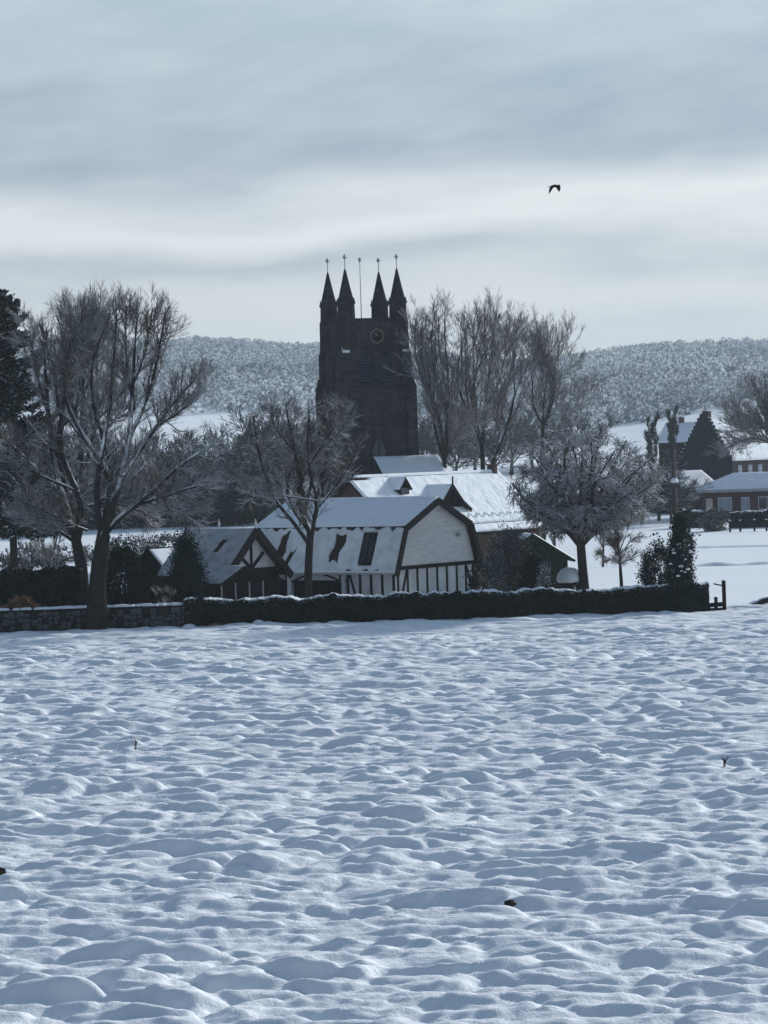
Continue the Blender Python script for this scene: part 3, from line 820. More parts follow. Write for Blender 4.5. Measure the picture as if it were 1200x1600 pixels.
# cross gable with swept eaves
gx, gpz, ghw, gey, gfy = 8.55, 7.62, 2.35, 5.75, -3.0
prof = [(-ghw, gey), (-1.3, gey + .62), (0, gpz), (1.3, gey + .62), (ghw, gey)]
MB().prism([(gx - 1.9, 4.2), (gx + 1.9, 4.2), (gx + 1.9, gey + .15), (gx + 1.2, gey + .6), (gx, gpz - .15), (gx - 1.2, gey + .6), (gx - 1.9, gey + .15)], 'y', gfy + .3, -.6).build('cross_gable_wall', M['timber'], house)
for (xa, za_), (xb, zb) in zip(prof[:-1], prof[1:]):
    q = [(gx + xa, gfy - .1, za_), (gx + xb, gfy - .1, zb), (gx + xb, -.3, zb), (gx + xa, -.3, za_)]
    MB().slab(q, .12).build('cross_gable_roof', M['tile'], house)
    snow_on('cross_gable_snow', lift(q, (0, .015)), 12, 16, .11, house, None, 8)
    MB().bar((gx + xa, gfy - .14, za_ - .14), (gx + xb, gfy - .14, zb - .14), .08, .26).build('bargeboard', M['timber'], house)
MB().bar((gx, gfy - .14, gpz - .2), (gx, gfy - .14, gpz + .55), .09, .09).build('gable_finial', M['timber'], house)
# little pointed dormer
dx, dz = 4.6, 7.05
MB().prism([(dx - .62, dz - .9), (dx + .62, dz - .9), (dx + .62, dz + .45), (dx, dz + 1.15), (dx - .62, dz + .45)], 'y', -1.55, -.3).build('dormer_wall', M['timber'], house)
for sgn in (-1, 1):
    q = [(dx + sgn * .82, -1.75, dz + .30), (dx, -1.75, dz + 1.22), (dx, -.1, dz + 1.22), (dx + sgn * .82, -.1, dz + .30)]
    if sgn > 0: q = [q[1], q[0], q[3], q[2]]
    MB().slab(q, .08).build('dormer_roof', M['tile'], house); snow_on('dormer_snow', lift(q, (0, .012)), 8, 8, .08, house, None, 9)
MB().box(dx - .4, dx + .4, -1.6, -1.55, dz - .35, dz + .4).build('dormer_window', M['glass'], house)
wn = MB().box(15.2, 16.2, -4.06, -4.0, 1.6, 2.9).build('window', M['glass'], house)
MB().box(15.1, 16.3, -4.09, -4.0, 2.9, 3.0).build('window_head', M['timber'], wn)

# ------------------------------------------------------------------ cottage with timbered gable, porch in front
cxx0 = P(347, 898, 192.0)
cot = thing('cottage', (cxx0[0], 192.0, 0), 'small cottage with black timbered gable and snowy roof left of the barn', 'cottage', ROT)
CW, CL, CE, CP = 6.0, 5.0, 2.85, 5.6
MB().box(.15, CW - .15, .1, CL, -.2, CE).build('wall', M['dark_door'], cot)
MB().prism([(.2, CE), (CW - .2, CE), (CW / 2, CP - .2)], 'y', .1, .3).build('gable_wall', M['plaster'], cot)
MB().prism([(.2, CE), (CW - .2, CE), (CW / 2, CP - .2)], 'y', CL - .2, CL).build('back_gable_wall', M['plaster'], cot)
for a, b_ in (((.4, CE + .1), (CW - .4, CE + .1)), ((CW / 2, CE), (CW / 2, CP - .3)), ((CW / 2 - .1, CE + .25), (1.75, CE + 1.15)), ((CW / 2 + .1, CE + .25), (CW - 1.75, CE + 1.15))):
    MB().bar((a[0], .06, a[1]), (b_[0], .06, b_[1]), .10, .2).build('gable_timber', M['timber'], cot)
lq = [(-.35, CL + .3, CE - .25), (-.35, -.45, CE - .25), (CW / 2, -.45, CP), (CW / 2, CL + .3, CP)]
rq = [(CW + .35, -.45, CE - .25), (CW + .35, CL + .3, CE - .25), (CW / 2, CL + .3, CP), (CW / 2, -.45, CP)]
for q in (lq, rq): MB().slab(q, .15).build('roof', M['tile'], cot)
def cot_hole(u, v):
    yy = CL + .3 - u * (CL + .75)
    return np.maximum(((np.abs(yy - 1.6 - (v - .6) * -.6) < .25) & (v > .5) & (v < .78)) * 1.8, ((v < .05)) * .8)
snow_on('roof_snow', lift(lq, (-.01, .01)), 70, 44, .07, cot, cot_hole, 11, .8, 'shade_toned_snow')
snow_on('roof_snow', lift(rq, (.01, .01)), 30, 20, .12, cot, None, 12)
for a, b_ in (((-.4, CE - .33), (CW / 2, CP - .06)), ((CW / 2, CP - .06), (CW + .4, CE - .33))):
    MB().bar((a[0], -.5, a[1] - .1), (b_[0], -.5, b_[1] - .1), .10, .5).build('bargeboard', M['timber'], cot)
for y in (-.4, 2.6):
    f = MB(); f.lathe([(.06, CP - .05), (.05, CP + .2), (.10, CP + .28), (.05, CP + .38), (.02, CP + .6)], 6, (CW / 2, y)); f.build('ridge_finial', M['white'], cot)
# porch
pxa, pxb, pya, pyb, pe, pp_ = -2.0, 2.8, -1.5, 1.5, 2.4, 3.35
pm = (pxa + pxb) / 2
MB().box(pxa + .2, pxb - .2, pya + .25, pyb, -.2, pe - .05).build('porch_wall', M['dark_door'], cot)
MB().prism([(pxa + .2, pe - .05), (pxb - .2, pe - .05), (pm, pp_ - .12)], 'y', pya + .25, pya + .35).build('porch_gable', M['timber'], cot)
for x in np.linspace(pxa + .35, pxb - .35, 7):
    MB().box(x - .04, x + .04, pya + .19, pya + .25, -.1, pe - .1).build('porch_mullion', M['timber'] if int(x * 10) % 2 else M['metal'], cot)
for x0, x1_ in ((pxa, pm), (pxb, pm)):
    q = [(x0, pyb, pe - .05), (x0, pya, pe - .05), (x1_, pya, pp_), (x1_, pyb, pp_)]
    if x0 > x1_: q = [q[1], q[0], q[3], q[2]]
    MB().slab(q, .1).build('porch_roof', M['tile'], cot); snow_on('porch_snow', lift(q, (0, .012)), 24, 18, .06, cot, None, 14, .5, 'shade_toned_snow')
    MB().bar((x0, pya - .04, pe - .12), (x1_, pya - .04, pp_ - .07), .06, .12).build('porch_bargeboard', M['timber'], cot)

# ------------------------------------------------------------------ little dark shed at left with its snowy slope
sx = P(258, 889, 200.0)
shed = thing('shed', (sx[0], 200.0, 0), 'little dark gabled shed with thin snow on its roof, left of the cottage', 'shed', ROT)
# local x runs along the ridge, local -y is the slope that faces the camera
SW, SLn, SE, SP = 2.6, 3.4, 3.0, 4.35
MB().box(.1, SLn, .1, SW - .1, -.2, SE).build('wall', M['dark_door'], shed)
MB().prism([(.1, SE), (SW - .1, SE), (SW / 2, SP - .1)], 'x', .05, .15).build('gable_wall', M['dark_door'], shed)
MB().prism([(.1, SE), (SW - .1, SE), (SW / 2, SP - .1)], 'x', SLn - .1, SLn).build('gable_wall', M['dark_door'], shed)
q1 = [(-.15, -.2, SE - .15), (SLn + .15, -.2, SE - .15), (SLn + .15, SW / 2, SP), (-.15, SW / 2, SP)]
q2 = [(SLn + .15, SW + .2, SE - .15), (-.15, SW + .2, SE - .15), (-.15, SW / 2, SP), (SLn + .15, SW / 2, SP)]
for q in (q1, q2):
    MB().slab(q, .09).build('roof', M['earth'], shed); snow_on('roof_snow', lift(q, (0, .01)), 26, 20, .05, shed, lambda u, v: (v > .93) * 1.3, 15, .9)
for ya, yb in ((-.2, SW / 2), (SW + .2, SW / 2)):
    MB().bar((-.2, ya, SE - .24), (-.2, yb, SP - .08), .06, .18).build('bargeboard', M['timber'], shed)

# dark green summer house under the crusted tree
gx0 = P(832, 870, 208.0)
sumh = thing('summer_house', (gx0[0], 208.0, 0), 'dark green boarded summer house with gabled roof under the snowy round tree', 'shed', radians(6))
MB().box(-2.4, 2.4, 0, 3.0, -.2, 2.55).build('wall', M['green_board'], sumh)
MB().prism([(-2.4, 2.55), (2.4, 2.55), (0, 4.15)], 'y', 0, .15).build('gable_wall', M['green_board'], sumh)
for k in range(11):
    x = -2.2 + k * .44; MB().box(x - .02, x + .02, -.03, 0, -.1, 2.5 + (2.4 - abs(x)) * .62).build('cover_strip', M['green_board'], sumh)
for sgn in (-1, 1):
    q = [(sgn * 2.85, -.4, 2.42), (sgn * 2.85, 3.2, 2.42), (0, 3.2, 4.32), (0, -.4, 4.32)]
    if sgn < 0: q = [q[1], q[0], q[3], q[2]]
    MB().slab(q, .12).build('roof', M['green_board'], sumh); snow_on('roof_snow', lift(q, (0, .012)), 16, 16, .07, sumh, None, 16)
    MB().bar((sgn * 2.85, -.42, 2.36), (0, -.42, 4.24), .05, .16).build('bargeboard', M['green_board'], sumh)

# ------------------------------------------------------------------ right-hand village houses
def at_ground(px, py, Y):
    p = P(px, py, Y); return np.array((p[0], Y, gz(p[0], Y)))

bo = at_ground(1103, 800, 380.0)
bung = thing('bungalow', bo, 'low red brick bungalow with snowy hipped roof beyond the right field', 'bungalow', radians(-4))
be, bp_ = 4.1 - bo[2], 6.1 - bo[2]
MB().box(0, 15, 0, 8, -.6, be - .05).build('wall', M['brick_red'], bung)
e0, e1, f0, f1 = -1.05, 16, -.8, 8.8
hp = [(e0, f0, be), (e1, f0, be), (e1, f1, be), (e0, f1, be), (4.2, 4, bp_), (10.8, 4, bp_)]
MB().add(hp, [(0, 1, 5, 4), (1, 2, 5), (2, 3, 4, 5), (3, 0, 4), (3, 2, 1, 0)]).build('roof', M['slate'], bung)
snow_on('roof_snow', [(e0 + .1, f0, be + .03), (e1 - .1, f0, be + .03), (10.8, 4, bp_ + .03), (4.2, 4, bp_ + .03)], 40, 16, .16, bung, None, 17)
snow_on('roof_snow', [(e0, f1 - .1, be + .03), (e0, f0 + .1, be + .03), (4.2, 3.95, bp_ + .03), (4.2, 4.05, bp_ + .03)], 16, 14, .16, bung, None, 18)
MB().box(e0 - .03, e1, f0 - .06, f0 - .005, be - .30, be + .04).build('fascia', M['metal'], bung)
for xa, xb, za_, zb, mt, nm in ((1.55, 3.2, 1.0, 2.55, 'pale_glass', 'window'), (4.4, 5.4, .05, 2.5, 'pale_glass', 'door'), (6.5, 8.6, 1.0, 2.5, 'glass', 'window'), (.05, .85, 1.2, 2.5, 'cream', 'door_panel')):
    wd = MB().box(xa, xb, -.05, .0, za_, zb).build(nm, M[mt], bung)
    if nm != 'door_panel':
        fr = MB()
        for (a, b_) in (((xa, za_), (xb, za_)), ((xa, zb), (xb, zb)), ((xa, za_), (xa, zb)), ((xb, za_), (xb, zb)), (((xa + xb) / 2, za_), ((xa + xb) / 2, zb))):
            fr.bar((a[0], -.07, a[1]), (b_[0], -.07, b_[1]), .06, .09)
        fr.build('frame', M['white'], wd)
MB().box(e0 + .3, 15, -.5, -.02, be - .30, be - .26).build('soffit', M['white'], bung)

oo = at_ground(1062, 800, 400.0)
outb = thing('outbuilding', oo, 'dark low outbuilding with shaded snowy roof left of the red bungalow', 'outbuilding', radians(40))
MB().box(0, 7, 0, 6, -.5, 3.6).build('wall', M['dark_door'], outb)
q = [(-.4, -.4, 3.4), (7.4, -.4, 3.4), (7.4, 3, 5.6), (-.4, 3, 5.6)]; MB().slab(q, .15).build('roof', M['slate'], outb)
snow_on('roof_snow', lift(q, (0, .015)), 24, 12, .12, outb, None, 19)
q = [(7.4, 6.4, 3.4), (-.4, 6.4, 3.4), (-.4, 3, 5.6), (7.4, 3, 5.6)]; MB().slab(q, .15).build('roof', M['slate'], outb)
snow_on('roof_snow', lift(q, (0, .015)), 24, 12, .12, outb, None, 20)
for x in (0, 6.8): MB().prism([(0, 3.6), (6, 3.6), (3, 5.45)], 'x', x, x + .2).build('gable_wall', M['slate'], outb)

# crow-stepped house: gable towards the camera's left, long side to the right
so = at_ground(1140, 718, 428.0)
SR = atan2(.8, .6)                                             # local x runs along the ridge, away to the right
step = thing('stepped_gable_house', so, 'tall house with dark crow stepped gable and bright snowy roof', 'house', SR)
sW, sL = 7.9, 22.0
sE, sP = 7.5 - so[2], 13.3 - so[2]
MB().box(.3, sL, .0, sW, -.6, sE).build('wall', M['brick_brown'], step)
pts = [(-.25, -.6), (-.25, sE)]
n = 11
for k in range(n):
    y_a = -.25 + (sW / 2 - .45) * (k / n); y_b = -.25 + (sW / 2 - .45) * ((k + 1) / n); zk = sE + .35 + (sP - sE) * ((k + .6) / n)
    pts += [(y_a, zk), (y_b, zk)]
top = sP + .75
left = pts + [(sW / 2 - .55, top)]
poly = left + [(sW - y, z) for y, z in reversed(left)]
MB().prism(poly, 'x', -.15, .3).build('stepped_gable', M['slate_dark'], step)
cp = MB()
for k in range(n):
    y_a = -.25 + (sW / 2 - .45) * (k / n); y_b = -.25 + (sW / 2 - .45) * ((k + 1) / n); zk = sE + .35 + (sP - sE) * ((k + .6) / n)
    for a, b_ in ((y_a, y_b), (sW - y_b, sW - y_a)): cp.box(-.18, .33, a, b_ - .0, zk, zk + .08)
cp.build('step_snow', M['snow'], step)
q = [(.2, -.35, sE - .2), (sL, -.35, sE - .2), (sL, sW / 2, sP), (.2, sW / 2, sP)]; MB().slab(q, .2).build('roof', M['tile'], step)
snow_on('roof_snow', lift(q, (0, .02)), 60, 30, .14, step, lambda u, v: ((vnoise(u * 9, v * 5, 99) > .42)) * 1.2, 21, .6)
q = [(sL, sW + .35, sE - .2), (.2, sW + .35, sE - .2), (.2, sW / 2, sP), (sL, sW / 2, sP)]; MB().slab(q, .2).build('roof', M['tile'], step)
snow_on('roof_snow', lift(q, (0, .02)), 30, 14, .14, step, None, 22)
chb = MB(); chb.box(.35, 1.2, sW / 2 - .5, sW / 2 + .5, sP - .6, sP + 1.1); chb.build('chimney', M['brick'], step)
for x in (2.2, 5.0, 7.8, 10.6):
    wd = MB().box(x, x + 1.1, -.05, 0, sE - 2.3, sE - .8).build('window', M['pale_glass'], step)
    fr = MB(); fr.bar((x + .55, -.07, sE - 2.3), (x + .55, -.07, sE - .8), .06, .08); fr.bar((x, -.07, sE - 1.3), (x + 1.1, -.07, sE - 1.3), .06, .08); fr.build('frame', M['white'], wd)

def simple_house(name, px, py, Y, rz, wx, wy, eave, ridge, label, wall='brick_brown'):
    o_ = at_ground(px, py, Y); o = thing(name, o_, label, 'house', rz)
    MB().box(0, wx, 0, wy, -.8, eave).build('wall', M[wall], o)
    for x in (0, wx - .2): MB().prism([(0, eave), (wy, eave), (wy / 2, ridge - .2)], 'x', x, x + .2).build('gable_wall', M[wall], o)
    qa = [(-.4, -.4, eave - .2), (wx + .4, -.4, eave - .2), (wx + .4, wy / 2, ridge), (-.4, wy / 2, ridge)]
    qb = [(wx + .4, wy + .4, eave - .2), (-.4, wy + .4, eave - .2), (-.4, wy / 2, ridge), (wx + .4, wy / 2, ridge)]
    for q in (qa, qb):
        MB().slab(q, .2).build('roof', M['tile'], o); snow_on('roof_snow', lift(q, (0, .02)), 22, 12, .16, o, None, 23)
    MB().box(wx * .3, wx * .3 + .8, wy / 2 - .3, wy / 2 + .3, ridge - .4, ridge + .9).build('chimney', M['brick'], o)
    return o


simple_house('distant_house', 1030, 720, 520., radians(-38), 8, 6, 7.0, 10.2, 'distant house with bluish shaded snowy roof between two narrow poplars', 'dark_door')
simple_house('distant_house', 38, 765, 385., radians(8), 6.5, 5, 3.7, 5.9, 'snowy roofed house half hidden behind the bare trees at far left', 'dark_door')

# ------------------------------------------------------------------ boundary: stone wall, hedges, gate
WY = 183.4
xa, xb = P(-40, 985, WY)[0], P(292, 980, WY)[0]
wall = thing('stone_wall', ((xa + xb) / 2, WY, 0), 'grey rubble stone wall with snowy top at the left field edge', 'wall')
hl = (xb - xa) / 2
MB().box(-hl, hl, .10, .55, -.3, 1.30).build('wall_core', M['mortar'], wall)
stone_me = []
srng = random.Random(4)
for k in range(7):
    mbx = MB(); V = []
    for sx_ in (-1, 1):
        for sy_ in (-1, 1):
            for sz_ in (-1, 1):
                V.append((sx_ * .5 * srng.uniform(.75, 1.05), sy_ * .5 * srng.uniform(.8, 1.1), sz_ * .5 * srng.uniform(.75, 1.05)))
    mbx.add(V, [(0, 1, 3, 2), (4, 6, 7, 5), (0, 4, 5, 1), (2, 3, 7, 6), (0, 2, 6, 4), (1, 5, 7, 3)])
    me = bpy.data.meshes.new('stone'); me.from_pydata(mbx.v, [], mbx.f); me.update(); me.materials.append(M['rubble']); stone_me.append(me)
cnt = 0; x = -hl
while x < hl:
    cw = srng.uniform(.24, .46); z = .12 + srng.uniform(0, .12)
    while z < 1.2:
        h = srng.uniform(.18, .5)
        if cnt < 298 and srng.random() > .2:
            st = link('stone', srng.choice(stone_me), wall); cnt += 1; w_ = cw * srng.uniform(.7, 1.0)
            st.location = (x + cw / 2 + srng.uniform(-.06, .06), .06 + srng.uniform(-.05, .04), min(z + h / 2, 1.12)); st.scale = (w_, .30, h * .88); st.rotation_euler = (0, srng.uniform(-.3, .3), srng.uniform(-.2, .2))
        z += h
    x += cw
MB().box(-hl, hl, -.06, .62, 1.28, 1.40).build('coping', M['stone_dark'], wall, .02)
snow_on('coping_snow', [(-hl, -.08, 1.41), (hl, -.08, 1.41), (hl, .64, 1.41), (-hl, .64, 1.41)], 160, 8, .12, wall, lambda u, v: (vnoise(u * 30, v * 1.2, 98) > .22) * 1.3, 24, .8)


def hedge(name, x0, x1, ya, yb, h, label, n, size, leaf='dark_leaf', seed=1, snow=.14, wob=.12, snow_keep=1.0):
    rng = np.random.default_rng(seed)
    o = thing(name, ((x0 + x1) / 2, (ya + yb) / 2, 0), label, 'hedge'); L, D = x1 - x0, yb - ya
    top = lambda x: h + wob * (vnoise(x / 1.7 + seed, x * 0 + .5, seed) + .6 * vnoise(x / .5 + seed, x * 0 + .3, seed + 1))
    # core
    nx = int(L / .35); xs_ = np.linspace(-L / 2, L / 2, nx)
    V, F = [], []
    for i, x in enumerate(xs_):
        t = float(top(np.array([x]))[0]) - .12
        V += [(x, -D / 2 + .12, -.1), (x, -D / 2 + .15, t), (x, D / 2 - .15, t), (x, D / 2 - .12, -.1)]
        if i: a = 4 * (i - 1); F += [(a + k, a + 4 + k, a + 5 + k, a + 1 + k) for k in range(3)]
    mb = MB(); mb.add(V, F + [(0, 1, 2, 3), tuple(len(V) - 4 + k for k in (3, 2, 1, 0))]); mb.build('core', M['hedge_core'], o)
    x = rng.uniform(-L / 2, L / 2, n); face = rng.random(n); tp = top(x)
    y = np.where(face < .62, -D / 2 + rng.normal(0, .05, n) + .16 * vnoise(x * .9, face * 5, 5), np.where(face < .85, rng.uniform(-D / 2, D / 2, n), D / 2 + rng.normal(0, .05, n)))
    zz = np.where((face >= .62) & (face < .85), tp + rng.normal(0, .05, n) - .04, rng.uniform(0, 1, n) * tp)
    P0 = np.stack([x, y, zz], -1); V, F = leaf_faces(P0, size, rng)
    npmesh('foliage', V, [F], M[leaf], o)
    # snow lying along the top
    nu, nv = int(L / .14), 9
    u, v = np.meshgrid(np.linspace(-L / 2, L / 2, nu), np.linspace(-1, 1, nv), indexing='ij')
    th = snow * (1 + .6 * vnoise(u / .8 + 3, v * .8 + seed, 7) + .5 * vnoise(u / .25, v * 1.3, 8))
    zz = top(u) + np.where(np.abs(v) > .98, -.10, th * (1 - .5 * v * v)) - .04
    yy = v * (D / 2 - .02) + .12 * vnoise(u / .35, v + 5, 9) * np.abs(v)
    i = np.arange(nu * nv).reshape(nu, nv); F = np.stack([i[:-1, :-1], i[1:, :-1], i[1:, 1:], i[:-1, 1:]], -1).reshape(-1, 4)
    if snow_keep < 1:
        k = vnoise(u / 1.1, v * .5 + 2, seed + 12)[:-1, :-1].ravel(); F = F[k < np.quantile(k, snow_keep)]
    npmesh('snow', np.stack([u, yy, zz], -1).reshape(-1, 3), [F], M['snow'], o, True)
    return o


hedge('hedge', P(288, 975, WY)[0], P(1108, 958, WY + .3)[0], WY - .1, WY + 1.25, 1.56, 'long clipped dark hedge with snow along its top at the field edge', 80000, .06, seed=3, wob=.17, snow=.15, snow_keep=.93)
hedge('hedge', P(-40, 940, 188)[0], P(128, 940, 188)[0], 187.6, 189.2, 3.55, 'tall dark overgrown hedge behind the stone wall at far left', 26000, .08, seed=5, snow=.08, wob=.25, snow_keep=.55)
hedge('hedge', P(1060, 806, 356)[0], P(1110, 806, 356)[0], 355, 357.0, 2.0, 'short dark hedge with a snow patch left of the bungalow windows', 5000, .12, seed=6, snow=.25, wob=.35, snow_keep=.5)
hedge('hedge', P(1140, 812, 352)[0], P(1290, 812, 352)[0], 351, 352.6, 1.9, 'dark clipped hedge in front of the red brick bungalow', 11000, .11, seed=7, snow=.16, wob=.2)

# the broken low end of the boundary at right: post, rails and stump
gp_ = P(1132, 952, 184.6)
gate = thing('fence_end', (gp_[0], 184.6, 0), 'dark end post with short broken rails at the right end of the hedge', 'fence')
MB().box(-.11, .11, -.1, .1, -.2, 1.78).build('post', M['timber'], gate, .02)
MB().box(-.60, -.40, -.08, .08, -.2, .82).build('stump_post', M['timber'], gate, .02)
MB().bar((-1.2, 0, .32), (0, 0, .38), .08, .26).build('rail', M['timber'], gate)
MB().bar((-1.3, .05, .08), (0, .05, .08), .08, .16).build('rail', M['timber'], gate)
MB().bar((-.62, 0, 1.62), (-.06, 0, 1.48), .05, .08).build('rail', M['timber'], gate)
MB().box(-.12, .12, -.11, .11, 1.782, 1.84).build('post_snow', M['snow'], gate, .03)

# post and wire fence by the bungalow
for k, (px, fl) in enumerate(((1141, 'small dark fence post just right of the rounded grey shrub'), (1157, 'small dark fence post below the pale bungalow door'), (1179, 'small dark fence post below the right bungalow window'), (1198, 'small dark fence post at the right picture edge'))):
    o_ = at_ground(px, 834, 338.)
    f = thing('fence_post', o_, fl, 'fence post', group='fence posts before the bungalow')
    MB().box(-.1, .1, -.1, .1, -.2, 1.25).build('post', M['timber'], f); MB().box(-.11, .11, -.11, .11, 1.25, 1.33).build('cap_snow', M['snow'], f)

# telegraph pole
o_ = at_ground(1058, 900, 186.5); zt_ = P(1055, 702, 186.5)[2]
pole = thing('telegraph_pole', o_, 'tall grey telegraph pole rising behind the dark evergreen column', 'pole')
MB().lathe([(.17, -.2), (.15, 4.), (.12, zt_), (.05, zt_ + .05)], 10).build('shaft', M['pole'], pole, smooth=True)
zb_ = P(1054, 753, 186.5)[2]
MB().box(-.24, .24, -.22, -.12, zb_ - .35, zb_ - .05).build('bracket', M['pole'], pole)
MB().lathe([(.10, zb_ - .05), (.24, zb_), (.24, zb_ + .14), (.10, zb_ + .26)], 8, (0, -.1)).build('bracket_snow', M['snow'], pole)

# ------------------------------------------------------------------ the trees
# big tree in front of the wall
bare_tree('bare_tree', [
    ([(152, 975), (151, 930), (155, 880), (162, 835)], [.62, .50, .46, .40]),
    ([(162, 838), (175, 790), (190, 745), (203, 680), (208, 600), (210, 540), (215, 490)], [.30, .2, .12, .05]),
    ([(163, 834), (185, 805), (215, 788), (245, 765), (275, 730), (310, 708), (338, 690)], [.22, .14, .05]),
    ([(190, 745), (215, 710), (245, 665), (270, 630), (298, 600), (318, 575)], [.15, .1, .04]),
    ([(203, 680), (225, 640), (240, 590), (252, 530), (258, 492)], [.14, .09, .04]),
    ([(215, 788), (260, 775), (300, 760), (338, 756)], [.12, .08, .035]),
    ([(160, 842), (150, 800), (150, 760), (160, 700), (172, 640), (178, 560), (182, 492)], [.2, .12, .05]),
    ([(232, 774), (255, 788), (280, 800), (302, 812)], [.08, .05, .03]),
    ([(245, 665), (280, 645), (306, 620), (326, 592)], [.1, .06, .03]),
    ([(208, 600), (225, 560), (235, 510), (238, 482)], [.09, .05, .03]),
    ([(210, 640), (198, 580), (196, 520), (198, 478)], [.09, .05, .03]),
], 182.6, 'big spreading bare tree whose thick trunk stands before the stone wall', seed=11, dens=1.1, len1=2.3, foot=0., lv3=4, ang=(.4, .95))
bare_tree('bare_tree', [
    ([(129, 935), (127, 880), (119, 846)], [.45, .40, .34]),
    ([(119, 848), (105, 800), (92, 760), (82, 710), (75, 640), (70, 560), (66, 495)], [.28, .2, .12, .05]),
    ([(120, 844), (118, 790), (124, 740), (128, 680), (130, 600), (126, 520), (128, 478)], [.28, .2, .12, .05]),
    ([(124, 745), (143, 700), (153, 640), (150, 560), (154, 478)], [.16, .1, .05]),
    ([(95, 770), (60, 735), (30, 705), (0, 680)], [.14, .09, .04]),
    ([(105, 830), (70, 815), (30, 805)], [.10, .07, .04]),
    ([(76, 650), (56, 580), (46, 510)], [.12, .08, .04]),
    ([(128, 680), (106, 620), (95, 540), (98, 490)], [.12, .08, .04]),
    ([(118, 848), (80, 820), (45, 790), (20, 745)], [.13, .09, .04]),
    ([(130, 600), (142, 540), (140, 490)], [.09, .06, .03]),
    ([(153, 640), (172, 590), (176, 530)], [.09, .06, .03]),
], 200., 'tall upright bare tree rising behind the hedge beside the big trunk', seed=12, dens=1.1, len1=2.3, lv3=4, ang=(.4, .95))
bare_tree('bare_tree', [
    ([(481, 940), (482, 880), (485, 832)], [.26, .24, .22]),
    ([(485, 834), (478, 790), (468, 750), (460, 700), (450, 655), (446, 630)], [.18, .12, .04]),
    ([(486, 830), (497, 790), (505, 750), (512, 700), (518, 655)], [.16, .1, .04]),
    ([(483, 850), (455, 810), (430, 785), (415, 745), (402, 700), (396, 650)], [.16, .1, .04]),
    ([(478, 790), (490, 740), (486, 685), (482, 640)], [.12, .07, .03]),
    ([(497, 792), (522, 762), (542, 735), (558, 705)], [.10, .07, .03]),
    ([(430, 785), (405, 776), (385, 770)], [.08, .05, .03]),
    ([(460, 705), (430, 670), (420, 640)], [.07, .05, .03]),
], 189.5, 'bare garden tree standing between the hedge and the barn roof', seed=13, dens=.85, len1=1.6, scale_tw=.9, lv3=4, ang=(.4, .95))


def zz6(p): return (620 + p[0] * .2833, 440 + p[1] * .2833)
def conv(sp_): return [([zz6(p) for p in pts], [max(.03, q * .52) for q in rd]) for pts, rd in sp_]


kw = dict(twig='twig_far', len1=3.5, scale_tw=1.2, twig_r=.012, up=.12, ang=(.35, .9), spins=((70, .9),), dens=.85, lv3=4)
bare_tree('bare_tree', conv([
    ([(262, 1150), (262, 1050), (262, 980)], [.5, .45, .4]),
    ([(262, 985), (230, 900), (205, 800), (200, 700), (210, 550), (213, 400), (210, 200)], [.3, .2, .06]),
    ([(263, 985), (268, 880), (280, 700), (285, 500), (262, 320), (265, 170)], [.3, .2, .06]),
    ([(215, 850), (190, 660), (140, 450), (135, 260)], [.2, .12, .05]),
    ([(278, 720), (345, 610), (362, 420), (350, 230)], [.16, .1, .05]),
    ([(262, 990), (320, 860), (380, 780)], [.14, .1, .05]),
    ([(205, 600), (170, 450), (160, 280)], [.12, .08, .04]),
]), 296., 'tall upright bare tree close beside the church tower', group='churchyard trees', seed=21, **kw)
bare_tree('bare_tree', conv([
    ([(475, 1150), (475, 1020), (470, 900)], [.5, .45, .42]),
    ([(468, 905), (445, 720), (400, 600), (385, 480), (372, 250)], [.3, .2, .06]),
    ([(472, 905), (482, 820), (490, 650), (510, 500), (530, 350), (542, 170)], [.32, .2, .06]),
    ([(490, 690), (560, 580), (600, 400), (605, 230)], [.2, .12, .05]),
    ([(442, 720), (422, 500), (425, 210)], [.2, .12, .05]),
    ([(470, 900), (400, 780), (320, 720)], [.14, .09, .05]),
    ([(512, 500), (480, 350), (485, 210)], [.12, .08, .04]),
    ([(590, 430), (640, 330), (650, 270)], [.1, .07, .04]),
]), 301., 'tallest bare tree of the churchyard, in the middle of the row', group='churchyard trees', seed=22, **kw)
bare_tree('bare_tree', conv([
    ([(505, 1150), (520, 1020), (570, 890)], [.45, .4, .36]),
    ([(570, 892), (625, 760), (650, 600), (690, 530), (745, 400), (755, 290)], [.3, .18, .05]),
    ([(625, 760), (690, 660), (730, 560), (790, 420), (800, 310)], [.18, .1, .05]),
    ([(650, 610), (640, 480), (660, 360)], [.12, .08, .04]),
    ([(590, 850), (560, 760), (560, 640)], [.12, .08, .04]),
]), 293., 'bare churchyard tree with its trunk leaning to the right', group='churchyard trees', seed=23, **kw)
bare_tree('bare_tree', conv([
    ([(800, 1150), (803, 960), (805, 800)], [.4, .36, .3]),
    ([(805, 805), (812, 620), (850, 460), (880, 330)], [.24, .14, .05]),
    ([(806, 800), (835, 740), (950, 660), (1060, 590)], [.16, .1, .04]),
    ([(812, 620), (915, 505), (1005, 440)], [.14, .08, .04]),
    ([(845, 480), (915, 380), (945, 340)], [.11, .07, .04]),
    ([(806, 790), (750, 700), (745, 560), (765, 400), (748, 290)], [.2, .12, .05]),
    ([(806, 795), (900, 740), (1010, 680), (1080, 640)], [.14, .08, .04]),
    ([(812, 630), (800, 480), (820, 330)], [.12, .08, .04]),
]), 290., 'rightmost bare churchyard tree with branches fanning over the hill', group='churchyard trees', seed=24, **kw)

